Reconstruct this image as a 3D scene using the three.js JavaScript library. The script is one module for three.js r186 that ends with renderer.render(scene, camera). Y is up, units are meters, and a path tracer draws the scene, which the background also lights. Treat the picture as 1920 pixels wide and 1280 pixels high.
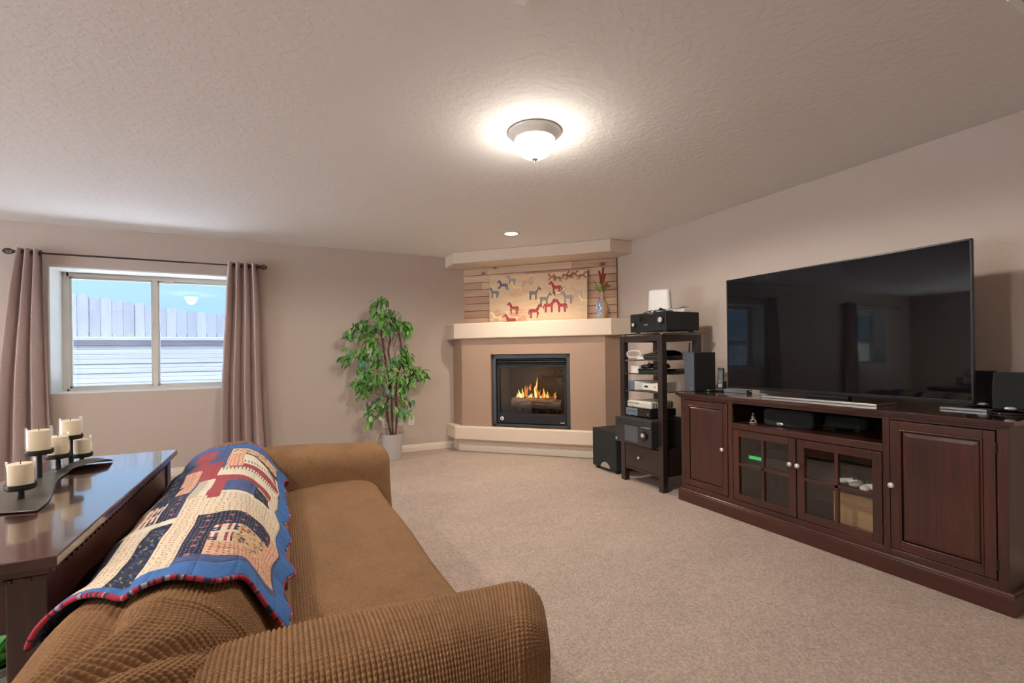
import * as THREE from 'three';
import { RoundedBoxGeometry } from 'three/addons/geometries/RoundedBoxGeometry.js';
import { mergeGeometries, mergeVertices } from 'three/addons/utils/BufferGeometryUtils.js';
import { RectAreaLightUniformsLib } from 'three/addons/lights/RectAreaLightUniformsLib.js';

// ------------------------------------------------------------------ camera, sky, exposure
const scene = new THREE.Scene();
const camera = new THREE.PerspectiveCamera(2 * Math.atan(640 / 875.3) * 180 / Math.PI, 1.5, 0.05, 200);
camera.position.set(0, 1.1795, 0);
camera.rotation.set(0.0009, -0.4591, -0.0128, 'YXZ');
camera.setViewOffset(1920, 1280, 0, -24.2, 1920, 1280);
camera.updateProjectionMatrix();
scene.add(camera);

const renderer = new THREE.WebGLRenderer({ antialias: true });
renderer.toneMapping = THREE.LinearToneMapping;
renderer.toneMappingExposure = 1.2;
renderer.shadowMap.enabled = true;
RectAreaLightUniformsLib.init();

const LAMP_POWER = 6.3, CAN_POWER = 8.5, SKY_STRENGTH = 1.35, SUN_POWER = 80;
{ // hazy bright sky, slightly paler towards the horizon
  const w = 64, h = 32, d = new Float32Array(w * h * 4);
  for (let j = 0; j < h; j++) for (let i = 0; i < w; i++) {
    const up = Math.max(0, Math.sin(((j + 0.5) / h - 0.5) * Math.PI)), k = (j * w + i) * 4;
    d[k] = 0.30 + 0.10 * up; d[k + 1] = 0.55 + 0.10 * up; d[k + 2] = 0.85 + 0.12 * up; d[k + 3] = 1;
  }
  const sky = new THREE.DataTexture(d, w, h, THREE.RGBAFormat, THREE.FloatType);
  sky.mapping = THREE.EquirectangularReflectionMapping; sky.magFilter = THREE.LinearFilter; sky.needsUpdate = true;
  scene.background = sky; scene.backgroundIntensity = SKY_STRENGTH;
  // hazy sun, high and to the left of the house; looks bluish beside the warm lamps
  const sun = new THREE.DirectionalLight(new THREE.Color().setRGB(0.86, 0.95, 1.1), SUN_POWER);
  sun.position.set(-17, 22, -2); sun.target.position.set(-2, 0, -8); sun.castShadow = true; sun.shadow.radius = 12;
  const sc = sun.shadow.camera; sc.left = -18; sc.right = 18; sc.top = 18; sc.bottom = -18; sc.near = 1; sc.far = 70; sun.shadow.mapSize.set(4096, 4096);
  scene.add(sun, sun.target);
}

// ------------------------------------------------------------------ helpers
const H = 2.44, ZB = -5.741, XR = 3.542;         // ceiling height, window wall, television wall
const S2 = Math.SQRT1_2;
function rng(seed) { let s = seed >>> 0; return () => { s = (s + 0x6D2B79F5) >>> 0; let t = s; t = Math.imul(t ^ (t >>> 15), t | 1); t ^= t + Math.imul(t ^ (t >>> 7), t | 61); return ((t ^ (t >>> 14)) >>> 0) / 4294967296; }; }
const clamp = (x, a = 0, b = 1) => Math.min(b, Math.max(a, x));
const smooth = (a, b, x) => { const t = clamp((x - a) / (b - a)); return t * t * (3 - 2 * t); };
const lerp = (a, b, t) => a + (b - a) * t;
function hash(x, y, s) { let h = Math.imul(x, 374761393) ^ Math.imul(y, 668265263) ^ Math.imul(s, 2147483647 - 974711); h = Math.imul(h ^ (h >>> 13), 1274126177); return ((h ^ (h >>> 16)) >>> 0) / 4294967296; }
function vnoise(x, y, px, py, s) { // value noise, tiling after px, py cells
  const xi = Math.floor(x), yi = Math.floor(y), fx = x - xi, fy = y - yi, u = fx * fx * (3 - 2 * fx), v = fy * fy * (3 - 2 * fy);
  const m = (a, n) => ((a % n) + n) % n, x0 = m(xi, px), x1 = m(xi + 1, px), y0 = m(yi, py), y1 = m(yi + 1, py);
  return lerp(lerp(hash(x0, y0, s), hash(x1, y0, s), u), lerp(hash(x0, y1, s), hash(x1, y1, s), u), v);
}
function fbm(u, v, cx, cy, oct, s) { let a = 0, w = 0.5, t = 0; for (let o = 0; o < oct; o++) { a += w * vnoise(u * cx, v * cy, cx, cy, s + o * 17); t += w; w *= 0.5; cx *= 2; cy *= 2; } return a / t; }
function tex(w, h, sizeX, sizeY, fn, srgb) { // fn(u, v) -> [r,g,b] 0..1 (sRGB when srgb) or one number
  const d = new Uint8Array(w * h * 4);
  for (let j = 0; j < h; j++) for (let i = 0; i < w; i++) {
    const c = fn((i + 0.5) / w, (j + 0.5) / h), k = (j * w + i) * 4, n = typeof c === 'number';
    d[k] = 255 * clamp(n ? c : c[0]); d[k + 1] = 255 * clamp(n ? c : c[1]); d[k + 2] = 255 * clamp(n ? c : c[2]); d[k + 3] = 255;
  }
  const t = new THREE.DataTexture(d, w, h); t.wrapS = t.wrapT = THREE.RepeatWrapping; t.magFilter = THREE.LinearFilter; t.minFilter = THREE.LinearMipmapLinearFilter; t.generateMipmaps = true;
  t.repeat.set(1 / sizeX, 1 / sizeY); if (srgb) t.colorSpace = THREE.SRGBColorSpace; t.needsUpdate = true; return t;
}
const std = (o) => new THREE.MeshStandardMaterial(o), phys = (o) => new THREE.MeshPhysicalMaterial(o);
const lin = (r, g, b) => new THREE.Color().setRGB(r, g, b);
function planar(g, grain) { // uv in metres; u runs along the grain axis when one is given
  const q = g.index ? g.toNonIndexed() : g; const p = q.attributes.position, n = q.attributes.normal, uv = new Float32Array(p.count * 2);
  for (let t = 0; t < p.count; t += 3) {
    let nx = 0, ny = 0, nz = 0; for (let k = 0; k < 3; k++) { nx += Math.abs(n.getX(t + k)); ny += Math.abs(n.getY(t + k)); nz += Math.abs(n.getZ(t + k)); }
    let a, b; if (nx >= ny && nx >= nz) [a, b] = ['Z', 'Y']; else if (ny >= nz) [a, b] = ['X', 'Z']; else [a, b] = ['X', 'Y'];
    if (grain && b === grain) [a, b] = [b, a];
    for (let k = 0; k < 3; k++) { uv[(t + k) * 2] = p['get' + a](t + k); uv[(t + k) * 2 + 1] = p['get' + b](t + k); }
  }
  q.setAttribute('uv', new THREE.BufferAttribute(uv, 2)); return q;
}
function box(x0, x1, y0, y1, z0, z1, r = 0.003, grain, seg = 1) {
  const w = x1 - x0, h = y1 - y0, d = z1 - z0; r = Math.min(r, w * 0.45, h * 0.45, d * 0.45);
  const g = r > 0 ? new RoundedBoxGeometry(w, h, d, seg, r) : new THREE.BoxGeometry(w, h, d);
  g.translate((x0 + x1) / 2, (y0 + y1) / 2, (z0 + z1) / 2); return planar(g, grain);
}
const cyl = (r0, r1, h, x, y, z, n = 24) => { const g = new THREE.CylinderGeometry(r0, r1, h, n); g.translate(x, y, z); return g.toNonIndexed(); };
const lathe = (pts, n = 40) => new THREE.LatheGeometry(pts.map((p) => new THREE.Vector2(p[0], p[1])), n).toNonIndexed(); // profile from the bottom up, outside first
function tube(pts, r, n = 40, k = 8, closed = false) { return new THREE.TubeGeometry(new THREE.CatmullRomCurve3(pts.map((p) => new THREE.Vector3(...p)), closed), n, r, k, closed).toNonIndexed(); }
function ball(r, x, y, z, sx = 1, sy = 1, sz = 1, n = 20) { const g = new THREE.SphereGeometry(r, n, Math.ceil(n * 0.7)); g.scale(sx, sy, sz); g.translate(x, y, z); return g.toNonIndexed(); }
function grid(nu, nv, fn, su = 1, sv = 1) { // open surface with smooth normals; uv = (u*su, v*sv)
  const pos = [], uv = [], idx = [];
  for (let j = 0; j <= nv; j++) for (let i = 0; i <= nu; i++) { const p = fn(i / nu, j / nv); pos.push(p[0], p[1], p[2]); uv.push(p.length > 3 ? p[3] : i / nu * su, p.length > 4 ? p[4] : j / nv * sv); }
  for (let j = 0; j < nv; j++) for (let i = 0; i < nu; i++) { const a = j * (nu + 1) + i, b = a + 1, c = a + nu + 1, d = c + 1; idx.push(a, b, d, a, d, c); }
  const g = new THREE.BufferGeometry(); g.setAttribute('position', new THREE.Float32BufferAttribute(pos, 3)); g.setAttribute('uv', new THREE.Float32BufferAttribute(uv, 2)); g.setIndex(idx); g.computeVertexNormals(); return g;
}
function sheet(nu, nv, fn, thick, su = 1, sv = 1) { // cloth with two faces and closed edges; thickness goes against the surface normal
  const g = grid(nu, nv, fn, su, sv), p = g.attributes.position, n = g.attributes.normal, uv = g.attributes.uv, N = p.count, pos = [...p.array], uvs = [...uv.array, ...uv.array], idx = [...g.index.array];
  for (let i = 0; i < N; i++) pos.push(p.getX(i) - n.getX(i) * thick, p.getY(i) - n.getY(i) * thick, p.getZ(i) - n.getZ(i) * thick);
  const M = g.index.count; for (let t = 0; t < M; t += 3) idx.push(N + g.index.getX(t), N + g.index.getX(t + 2), N + g.index.getX(t + 1));
  const edge = []; for (let i = 0; i <= nu; i++) edge.push(i); for (let j = 1; j <= nv; j++) edge.push(j * (nu + 1) + nu); for (let i = nu - 1; i >= 0; i--) edge.push(nv * (nu + 1) + i); for (let j = nv - 1; j >= 0; j--) edge.push(j * (nu + 1));
  for (let k = 0; k + 1 < edge.length; k++) { const a = edge[k], b = edge[k + 1]; idx.push(a, N + a, b, b, N + a, N + b); }
  const o = new THREE.BufferGeometry(); o.setAttribute('position', new THREE.Float32BufferAttribute(pos, 3)); o.setAttribute('uv', new THREE.Float32BufferAttribute(uvs, 2)); o.setIndex(idx); o.computeVertexNormals(); return o;
}
const names = {};
const numbered = (n) => { const k = names[n] = (names[n] ?? -1) + 1; return k ? n + '_' + String(k).padStart(3, '0') : n; };
function merge(geos) {
  geos = (Array.isArray(geos) ? geos : [geos]); if (geos.length === 1) return geos[0];
  return mergeGeometries(geos.map((g) => { const q = g.index ? g.toNonIndexed() : g; for (const k of Object.keys(q.attributes)) if (!['position', 'normal', 'uv'].includes(k)) q.deleteAttribute(k); return q; }));
}
function obj(name, geos, mat, parent = scene) {
  const m = new THREE.Mesh(merge(geos), mat); m.name = parent === scene ? numbered(name) : name; m.castShadow = m.receiveShadow = true; parent.add(m); return m;
}
function tag(o, label, category, group) { o.userData.label = label; o.userData.category = category; if (group) o.userData.group = group; return o; }
function thing(name, label, category, [x, y, z] = [0, 0, 0], turn = 0, group) {
  const o = new THREE.Group(); o.name = numbered(name); o.position.set(x, y, z); o.rotation.y = turn; scene.add(o); return tag(o, label, category, group);
}
function struct(name, geos, mat, parent = scene) { const m = obj(name, geos, mat, parent); if (parent === scene) m.userData.kind = 'structure'; return m; }
function structGroup(name) { const o = new THREE.Group(); o.name = name; o.userData.kind = 'structure'; scene.add(o); return o; }
function copy(o, label) { const c = o.clone(); c.name = numbered(o.name.replace(/_\d{3}$/, '')); c.userData = { ...o.userData, label }; scene.add(c); return c; }

// ------------------------------------------------------------------ materials
const plasterBump = tex(512, 512, 0.55, 0.55, (u, v) => smooth(0.38, 0.68, fbm(u, v, 40, 40, 3, 3)) * 0.8 + 0.2 * fbm(u, v, 96, 96, 2, 9));
const ceilBump = tex(1024, 1024, 1.1, 1.1, (u, v) => smooth(0.42, 0.62, fbm(u, v, 44, 44, 3, 23)) * 0.75 + 0.25 * fbm(u, v, 128, 128, 2, 5));
const wallM = std({ color: lin(0.52, 0.43, 0.365), roughness: 0.72, bumpMap: plasterBump, bumpScale: 0.0006 });
const ceilM = std({ color: lin(0.83, 0.805, 0.77), roughness: 0.85, bumpMap: ceilBump, bumpScale: 0.0009 });
const hearthM = std({ color: lin(0.385, 0.255, 0.18), roughness: 0.7, bumpMap: plasterBump, bumpScale: 0.0008 });
const creamM = std({ color: lin(0.72, 0.595, 0.475), roughness: 0.6, bumpMap: plasterBump, bumpScale: 0.0004 });
const trimM = std({ color: lin(0.74, 0.66, 0.55), roughness: 0.45 });
const revealM = std({ color: lin(0.74, 0.73, 0.69), roughness: 0.7, bumpMap: plasterBump, bumpScale: 0.0006 });
const vinylM = std({ color: lin(0.62, 0.59, 0.53), roughness: 0.4 });
const glassM = phys({ color: 0xffffff, transmission: 1, thickness: 0, roughness: 0.0, ior: 1.5 });
const carpetMap = tex(1024, 1024, 2.6, 2.6, (u, v) => {
  const fine = fbm(u, v, 420, 420, 2, 31), mid = fbm(u, v, 60, 60, 3, 37), big = fbm(u, v, 5, 9, 3, 41);
  const k = 0.92 + 0.30 * (fine - 0.5) + 0.05 * (mid - 0.5) + 0.07 * (big - 0.5); return [0.765 * k, 0.69 * k, 0.64 * k];
}, true);
const carpetBump = tex(1024, 1024, 1.0, 1.0, (u, v) => 0.7 * fbm(u, v, 220, 220, 2, 51) + 0.3 * fbm(u, v, 30, 30, 3, 53));
const carpetM = std({ color: 0xffffff, map: carpetMap, roughness: 0.97, bumpMap: carpetBump, bumpScale: 0.0035 });
function woodMap(c0, c1, seed, sx, sy) {
  return tex(1024, 512, sx, sy, (u, v) => {
    const warp = 0.05 * (fbm(u, v, 3, 5, 3, seed) - 0.5), g = fbm(u, v + warp, 4, 60, 4, seed + 3), pores = fbm(u, v + warp, 24, 200, 2, seed + 7), cloud = fbm(u, v, 4, 4, 3, seed + 11);
    const t = clamp(0.55 * g + 0.25 * pores + 0.5 * cloud - 0.18); return [lerp(c0[0], c1[0], t), lerp(c0[1], c1[1], t), lerp(c0[2], c1[2], t)];
  }, true);
}
const cherryMap = woodMap([0.15, 0.065, 0.045], [0.37, 0.165, 0.105], 61, 1.3, 0.65);
const cherryM = phys({ map: cherryMap, roughness: 0.38, clearcoat: 0.6, clearcoatRoughness: 0.16 });
const cherryTopM = phys({ map: cherryMap, roughness: 0.2, clearcoat: 1.0, clearcoatRoughness: 0.06 });
const cherryDarkM = phys({ map: woodMap([0.12, 0.05, 0.04], [0.26, 0.11, 0.08], 67, 1.3, 0.65), roughness: 0.45 });
const espressoM = phys({ map: woodMap([0.13, 0.10, 0.095], [0.23, 0.18, 0.17], 71, 1.2, 0.6), roughness: 0.36, clearcoat: 0.35, clearcoatRoughness: 0.2 });
const blackPlastic = std({ color: lin(0.012, 0.013, 0.015), roughness: 0.38 });
const blackMatte = std({ color: lin(0.014, 0.014, 0.015), roughness: 0.7 });
const blackGloss = phys({ color: lin(0.006, 0.006, 0.008), roughness: 0.12, clearcoat: 1, clearcoatRoughness: 0.04 });
const greyMetal = std({ color: lin(0.05, 0.055, 0.06), roughness: 0.42, metalness: 0.4 });
const blackMetal = std({ color: lin(0.02, 0.02, 0.022), roughness: 0.45, metalness: 0.5 });
const bronzeM = std({ color: lin(0.06, 0.045, 0.04), roughness: 0.35, metalness: 0.8 });
const nickelM = std({ color: lin(0.70, 0.67, 0.62), roughness: 0.3, metalness: 0.45 });
const silverM = std({ color: lin(0.62, 0.62, 0.60), roughness: 0.3, metalness: 0.85 });
const whitePlastic = std({ color: lin(0.72, 0.70, 0.66), roughness: 0.4 });
const clothSpeaker = std({ color: lin(0.016, 0.02, 0.02), roughness: 0.92, bumpMap: tex(128, 128, 0.05, 0.05, (u, v) => 0.5 + 0.25 * Math.sin(u * 6.2832 * 24) + 0.25 * Math.sin(v * 6.2832 * 24)), bumpScale: 0.0005 });
const shelfGlass = phys({ color: lin(0.97, 1, 0.985), transmission: 1, thickness: 0.01, roughness: 0.12, ior: 1.5, attenuationColor: lin(0.75, 0.92, 0.85), attenuationDistance: 1.2 });
const cordM = std({ color: lin(0.02, 0.02, 0.02), roughness: 0.6 });
const whiteCordM = std({ color: lin(0.7, 0.68, 0.63), roughness: 0.5 });

// slipcover: waffle-knit, 9 mm cells, raised pads between grooves
const pad = (t) => { const f = t - Math.floor(t); return Math.pow(Math.abs(Math.sin(f * Math.PI)), 0.6); };
const waffleBump = tex(1024, 1024, 0.18, 0.18, (u, v) => Math.min(pad(u * 20), 0.25 + 0.75 * pad(v * 20)) * 0.9 + 0.1 * fbm(u, v, 90, 90, 2, 77));
const slipMap = tex(512, 512, 0.9, 0.9, (u, v) => { const k = 0.93 + 0.14 * (fbm(u, v, 10, 10, 4, 81) - 0.5) + 0.16 * (fbm(u, v, 160, 160, 2, 83) - 0.5); return [0.61 * k, 0.455 * k, 0.31 * k]; }, true);
const slipM = phys({ map: slipMap, roughness: 0.92, bumpMap: waffleBump, bumpScale: 0.0030, sheen: 0.15, sheenRoughness: 0.5, sheenColor: lin(0.5, 0.38, 0.26) });
const curtainM = phys({ map: tex(256, 256, 0.3, 0.3, (u, v) => { const k = 0.96 + 0.10 * (fbm(u, v, 6, 120, 2, 91) - 0.5) + 0.08 * (fbm(u, v, 120, 6, 2, 93) - 0.5); return [0.745 * k, 0.66 * k, 0.635 * k]; }, true), roughness: 0.8, sheen: 0.3, sheenRoughness: 0.4, sheenColor: lin(0.5, 0.42, 0.4) });

// ------------------------------------------------------------------ room shell
const XL = -7.2, ZF = 3.2, T = 0.17, TB = 0.36; // the basement window wall is thick
struct('floor', box(XL - T, XR + T, -0.12, 0, ZB - TB, ZF + T, 0), carpetM);
struct('ceiling', box(XL - T, XR + T, H, H + 0.14, ZB - TB, ZF + T, 0), ceilM);
const W1 = [-1.918, -0.436, 0.868, 2.055], W2 = [-6.15, -4.67, 0.868, 2.055];
function wallWithHoles(z0, z1, holes) { // boxes round the openings
  const out = []; let x = XL - T;
  for (const [a, b, c, d] of holes) { out.push(box(x, a, 0, H, z0, z1, 0), box(a, b, 0, c, z0, z1, 0), box(a, b, d, H, z0, z1, 0)); x = b; }
  out.push(box(x, XR + T, 0, H, z0, z1, 0)); return out;
}
struct('wall_back', wallWithHoles(ZB - TB, ZB, [W2, W1]), wallM);
struct('wall_right', box(XR, XR + T, 0, H, ZB, ZF, 0), wallM);
const D1 = [-4.5, -0.9, 0, 2.06]; // patio door in the far left wall, whose cool light falls on the console and rack
struct('wall_left', [box(XL - T, XL, 0, H, ZB, D1[0], 0), box(XL - T, XL, 0, H, D1[1], ZF, 0), box(XL - T, XL, D1[3], H, D1[0], D1[1], 0)], wallM);
struct('wall_front', box(XL - T, XR + T, 0, H, ZF, ZF + T, 0), wallM);

// profiled baseboard run from (x0,z0) to (x1,z1); the room lies to the left of that direction
function baseRun(x0, z0, x1, z1) {
  const L = Math.hypot(x1 - x0, z1 - z0), s = new THREE.Shape();
  s.moveTo(0, 0); s.lineTo(0.014, 0); s.lineTo(0.014, 0.050); s.lineTo(0.011, 0.056); s.lineTo(0.011, 0.064); s.lineTo(0.008, 0.070); s.lineTo(0.006, 0.080); s.lineTo(0, 0.084); s.closePath();
  const g = new THREE.ExtrudeGeometry(s, { depth: L, bevelEnabled: false });
  const dir = new THREE.Vector3((x1 - x0) / L, 0, (z1 - z0) / L), out = new THREE.Vector3(dir.z, 0, -dir.x);
  g.applyMatrix4(new THREE.Matrix4().makeBasis(out, new THREE.Vector3(0, 1, 0), dir).setPosition(x0, 0, z0)); return planar(g);
}
struct('baseboard_back', [baseRun(1.985, ZB, XL, ZB)], trimM);
struct('baseboard_right', [baseRun(XR, ZF, XR, -4.2)], trimM);

// ------------------------------------------------------------------ windows
function makeWindow(name, [x0, x1, y0, y1], seed) {
  const w = structGroup(name), zf = ZB - 0.272, zb = ZB - 0.335;
  obj('window_reveal', [box(x0, x0 + 0.012, y0, y1, zf, ZB + 0.001, 0), box(x1 - 0.012, x1, y0, y1, zf, ZB + 0.001, 0), box(x0, x1, y1 - 0.012, y1, zf, ZB + 0.001, 0)], revealM, w);
  obj('window_sill', box(x0, x1, y0, y0 + 0.012, zf, ZB + 0.004, 0.002), revealM, w);
  const a = x0 + 0.04, b = x1 - 0.04, c = y0 + 0.014, d = y1 - 0.03, m = (a + b) / 2, f = 0.036;
  obj('window_frame', [box(x0, a + f * 0.6, c - 0.02, d + 0.03, zb, zf, 0.003), box(b - f * 0.6, x1, c - 0.02, d + 0.03, zb, zf, 0.003), box(a, b, d - f * 0.6, d + 0.03, zb, zf, 0.003), box(a, b, c - 0.012, c + f * 0.6, zb, zf, 0.003), box(m - 0.022, m + 0.022, c, d, zb, zf - 0.004, 0.004)], vinylM, w);
  const sash = (u0, u1, z) => [box(u0, u0 + 0.02, c + 0.02, d - 0.02, z - 0.012, z + 0.014, 0.002), box(u1 - 0.02, u1, c + 0.02, d - 0.02, z - 0.012, z + 0.014, 0.002), box(u0, u1, c + 0.02, c + 0.042, z - 0.012, z + 0.014, 0.002), box(u0, u1, d - 0.042, d - 0.02, z - 0.012, z + 0.014, 0.002)];
  const sl = obj('window_sash', sash(a + 0.018, m - 0.015, zf - 0.03), vinylM, w), sr = obj('window_sash', sash(m + 0.015, b - 0.018, zf - 0.042), vinylM, w);
  for (const [s, u0, u1, z] of [[sl, a + 0.03, m - 0.03, zf - 0.03], [sr, m + 0.03, b - 0.03, zf - 0.042]]) for (const dz of [0.004, -0.008]) obj('pane', box(u0, u1, c + 0.03, d - 0.03, z + dz - 0.0005, z + dz + 0.0005, 0), glassM, s);
  obj('window_latch', [box(m - 0.026, m - 0.014, 1.50, 1.575, zf - 0.006, zf + 0.012, 0.004, undefined, 2)], vinylM, w);
  obj('window_lock', [box(m + 0.085, m + 0.165, d - 0.055, d - 0.01, zf - 0.03, zf - 0.002, 0.004, undefined, 2)], whitePlastic, w);
}
{
  const d = structGroup('door_1'), x = XL - 0.09, [a, b, , h] = D1, m = (a + b) / 2;
  obj('door_frame', [box(x - 0.05, x + 0.05, 0, h, a, a + 0.06, 0.003), box(x - 0.05, x + 0.05, 0, h, b - 0.06, b, 0.003), box(x - 0.05, x + 0.05, h - 0.06, h, a, b, 0.003), box(x - 0.05, x + 0.05, 0, 0.05, a, b, 0.003), box(x - 0.03, x + 0.03, 0, h, m - 0.05, m + 0.05, 0.003)], vinylM, d);
  obj('pane', box(x - 0.002, x + 0.002, 0.05, h - 0.06, a + 0.06, m - 0.05, 0), glassM, d); obj('pane', box(x - 0.002, x + 0.002, 0.05, h - 0.06, m + 0.05, b - 0.06, 0), glassM, d);
}
makeWindow('window_1', W1); makeWindow('window_2', W2);

// ------------------------------------------------------------------ outside
const gravelM = std({ color: lin(0.84, 0.86, 0.87), roughness: 0.95, bumpMap: plasterBump, bumpScale: 0.01 });
struct('yard_ground', box(-7.3, 8, -0.3, 0.50, -7.95, ZB - TB - 0.01, 0), gravelM);
struct('patio_ground', box(-24, XL - T - 0.01, -0.3, -0.02, -7.9, 9, 0), gravelM);
struct('yard_terrace', box(-14, 8, -0.3, 1.40, -24, -8.0, 0), std({ color: lin(0.30, 0.30, 0.22), roughness: 1, bumpMap: carpetBump, bumpScale: 0.02 }));
{
  const t = thing('retaining_wall', 'pale weathered retaining wall of long horizontal timbers outside the window', 'wall', [0, 0, 0]);
  const mats = [0, 1, 2].map((k) => std({ map: tex(512, 256, 1.6, 0.4, (u, v) => { const g = 0.95 - 0.02 * k + 0.22 * (fbm(u, v, 3, 40, 4, 101 + k) - 0.5) + 0.12 * (fbm(u, v, 6, 6, 3, 111 + k) - 0.5); return [0.275 * g, 0.295 * g, 0.335 * g]; }, true), roughness: 0.9 }));
  const r = rng(5);
  for (let k = 0; k < 15; k++) { const dz = 0.010 * (r() - 0.5), dy = 0.5 + k * 0.0627; obj('timber', box(-9, 4, dy + 0.001, dy + 0.0617, -7.99, -7.94 + dz, 0.005, 'X'), mats[k % 3], t); }
  obj('timber', box(-9, 4, 1.44, 1.485, -8.02, -7.915, 0.008, 'X'), mats[0], t);
}
{
  const t = thing('fence', 'grey wooden privacy fence of upright dog-eared boards beyond the window', 'fence', [0, 0, -10.05]);
  const mats = [0, 1, 2].map((k) => std({ map: tex(256, 512, 0.3, 1.2, (u, v) => { const g = 0.95 - 0.05 * k + 0.25 * (fbm(v, u, 4, 40, 4, 121 + k) - 0.5); return [0.305 * g, 0.325 * g, 0.375 * g]; }, true), roughness: 0.9 }));
  const r = rng(9), w = 0.143, pitch = 0.150;
  for (let k = 0; k < 34; k++) {
    const x = -5.4 + k * pitch, top = 2.24 - (x + 2.9) * 0.142 + 0.012 * (r() - 0.5), base = 1.40, s = new THREE.Shape();
    s.moveTo(0, 0); s.lineTo(w, 0); s.lineTo(w, top - base - 0.03); s.lineTo(w - 0.03, top - base); s.lineTo(0.03, top - base); s.lineTo(0, top - base - 0.03); s.closePath();
    const g = new THREE.ExtrudeGeometry(s, { depth: 0.016, bevelEnabled: false }); g.translate(x, base, -0.008 + 0.008 * (r() - 0.5)); obj('board', planar(g), mats[k % 3], t);
  }
  obj('rail', [box(-5.4, -0.3, 1.55, 1.63, -0.06, -0.02, 0.004)], mats[0], t);
}
{ // grass along the top of the retaining wall
  const r = rng(13), geos = [];
  for (let k = 0; k < 420; k++) {
    const dense = r(), x = dense < 0.72 ? -2.9 + 1.35 * r() : -1.6 + 1.3 * r(), z = -8.1 - 0.5 * r(), h = (dense < 0.72 ? 0.07 : 0.035) + 0.06 * r(), lean = (r() - 0.5) * 0.16, w = 0.008;
    geos.push(grid(1, 3, (u, v) => [x + (u - 0.5) * w * (1 - v) + lean * v * v, 1.40 + h * v * (1 - 0.25 * v) * 1.8, z + 0.02 * v]));
  }
  const o = obj('grass', geos.map((g) => g.toNonIndexed()), std({ color: lin(0.08, 0.22, 0.03), roughness: 0.8, side: THREE.DoubleSide })); o.userData.kind = 'stuff'; o.userData.label = 'green grass tufts along the top of the retaining wall';
}

// ------------------------------------------------------------------ lights
function domeLight(label, x, z, power) {
  const t = thing('ceiling_light', label, 'ceiling light', [x, H, z]);
  obj('trim_ring', lathe([[0.0, 0], [0.150, 0], [0.151, -0.008], [0.146, -0.014], [0.138, -0.016], [0.135, -0.024], [0.124, -0.030], [0.116, -0.046], [0.112, -0.046], [0.118, -0.028], [0.0, -0.026]].reverse(), 64), std({ color: lin(0.80, 0.78, 0.74), roughness: 0.32, metalness: 0.2 }), t);
  obj('glass_bowl', lathe([[0.113, -0.040], [0.114, -0.052], [0.110, -0.078], [0.098, -0.105], [0.078, -0.127], [0.050, -0.142], [0.020, -0.149], [0.001, -0.150]].reverse(), 56), std({ color: 0xffffff, roughness: 0.5, emissive: lin(1.0, 0.90, 0.74), emissiveIntensity: 2.2 }), t);
  obj('finial', [lathe([[0.0, -0.147], [0.017, -0.149], [0.018, -0.155], [0.010, -0.160], [0.005, -0.164], [0.007, -0.169], [0.0, -0.174]].reverse(), 24)], nickelM, t);
  // the pan above the bulbs sends most light down; the sides of the bowl glow weakly all round
  const l = new THREE.PointLight(lin(1.0, 0.925, 0.83), power * 0.145, 0, 2); l.position.set(0, -0.115, 0); l.castShadow = true; l.shadow.radius = 3.5; t.add(l);
  const d = new THREE.SpotLight(lin(1.0, 0.925, 0.83), power, 0, 1.52, 0.12, 2); d.position.set(0, -0.125, 0); d.target.position.set(0, -2, 0); d.castShadow = true; d.shadow.radius = 3.5; t.add(d, d.target);
  return t;
}
domeLight('brushed nickel flush dome light glowing in the middle of the ceiling', 1.303, -2.31, LAMP_POWER);
domeLight('flush dome light over the window side, seen only as a reflection in the window', -1.57, -1.12, LAMP_POWER * 1.0);
domeLight('flush dome light at the far back of the room behind the viewer', -4.8, 1.6, LAMP_POWER);
domeLight('flush dome light at the dining end of the room', -4.8, -2.6, LAMP_POWER);
{
  const t = thing('recessed_light', 'small round recessed can light in the ceiling before the fireplace', 'ceiling light', [2.16, H, -4.352]);
  obj('trim_ring', lathe([[0.068, 0.002], [0.070, -0.004], [0.090, -0.005], [0.094, -0.002], [0.094, 0.001]], 48), whitePlastic, t);
  obj('bulb', lathe([[0.0, -0.0045], [0.050, -0.004], [0.068, -0.001], [0.069, 0.001]], 40), std({ color: 0xffffff, emissive: lin(1, 0.86, 0.68), emissiveIntensity: 4 }), t);
  const l = new THREE.SpotLight(lin(1.0, 0.84, 0.66), CAN_POWER, 0, 1.15, 0.6, 2); l.position.set(0, -0.012, 0); l.target.position.set(0, -2, 0); l.castShadow = true; l.shadow.radius = 2.0; t.add(l, l.target);
}
function register(label, x0, x1, z0, z1) {
  const t = thing('ceiling_vent', label, 'vent', [0, H, 0]), g = [];
  for (let x = x0 + 0.03; x < x1 - 0.03; x += 0.016) { const b = new THREE.BoxGeometry(0.013, 0.0015, z1 - z0 - 0.05); b.rotateZ(0.7); b.translate(x, -0.006, (z0 + z1) / 2); g.push(planar(b)); }
  obj('backing_plate', box(x0 + 0.01, x1 - 0.01, -0.0015, 0, z0 + 0.01, z1 - 0.01, 0), whitePlastic, t);
  obj('frame', [box(x0, x1, -0.011, 0.002, z0, z0 + 0.028, 0.003), box(x0, x1, -0.011, 0.002, z1 - 0.028, z1, 0.003), box(x0, x0 + 0.028, -0.0112, 0.002, z0 + 0.026, z1 - 0.026, 0.003), box(x1 - 0.028, x1, -0.0112, 0.002, z0 + 0.026, z1 - 0.026, 0.003)], std({ color: lin(0.86, 0.87, 0.87), roughness: 0.4 }), t);
  obj('louvre', g, whitePlastic, t);
}
register('white ceiling vent at the top edge of the view, left of the lamp', 0.40, 0.797, -1.475, -1.20);
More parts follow.
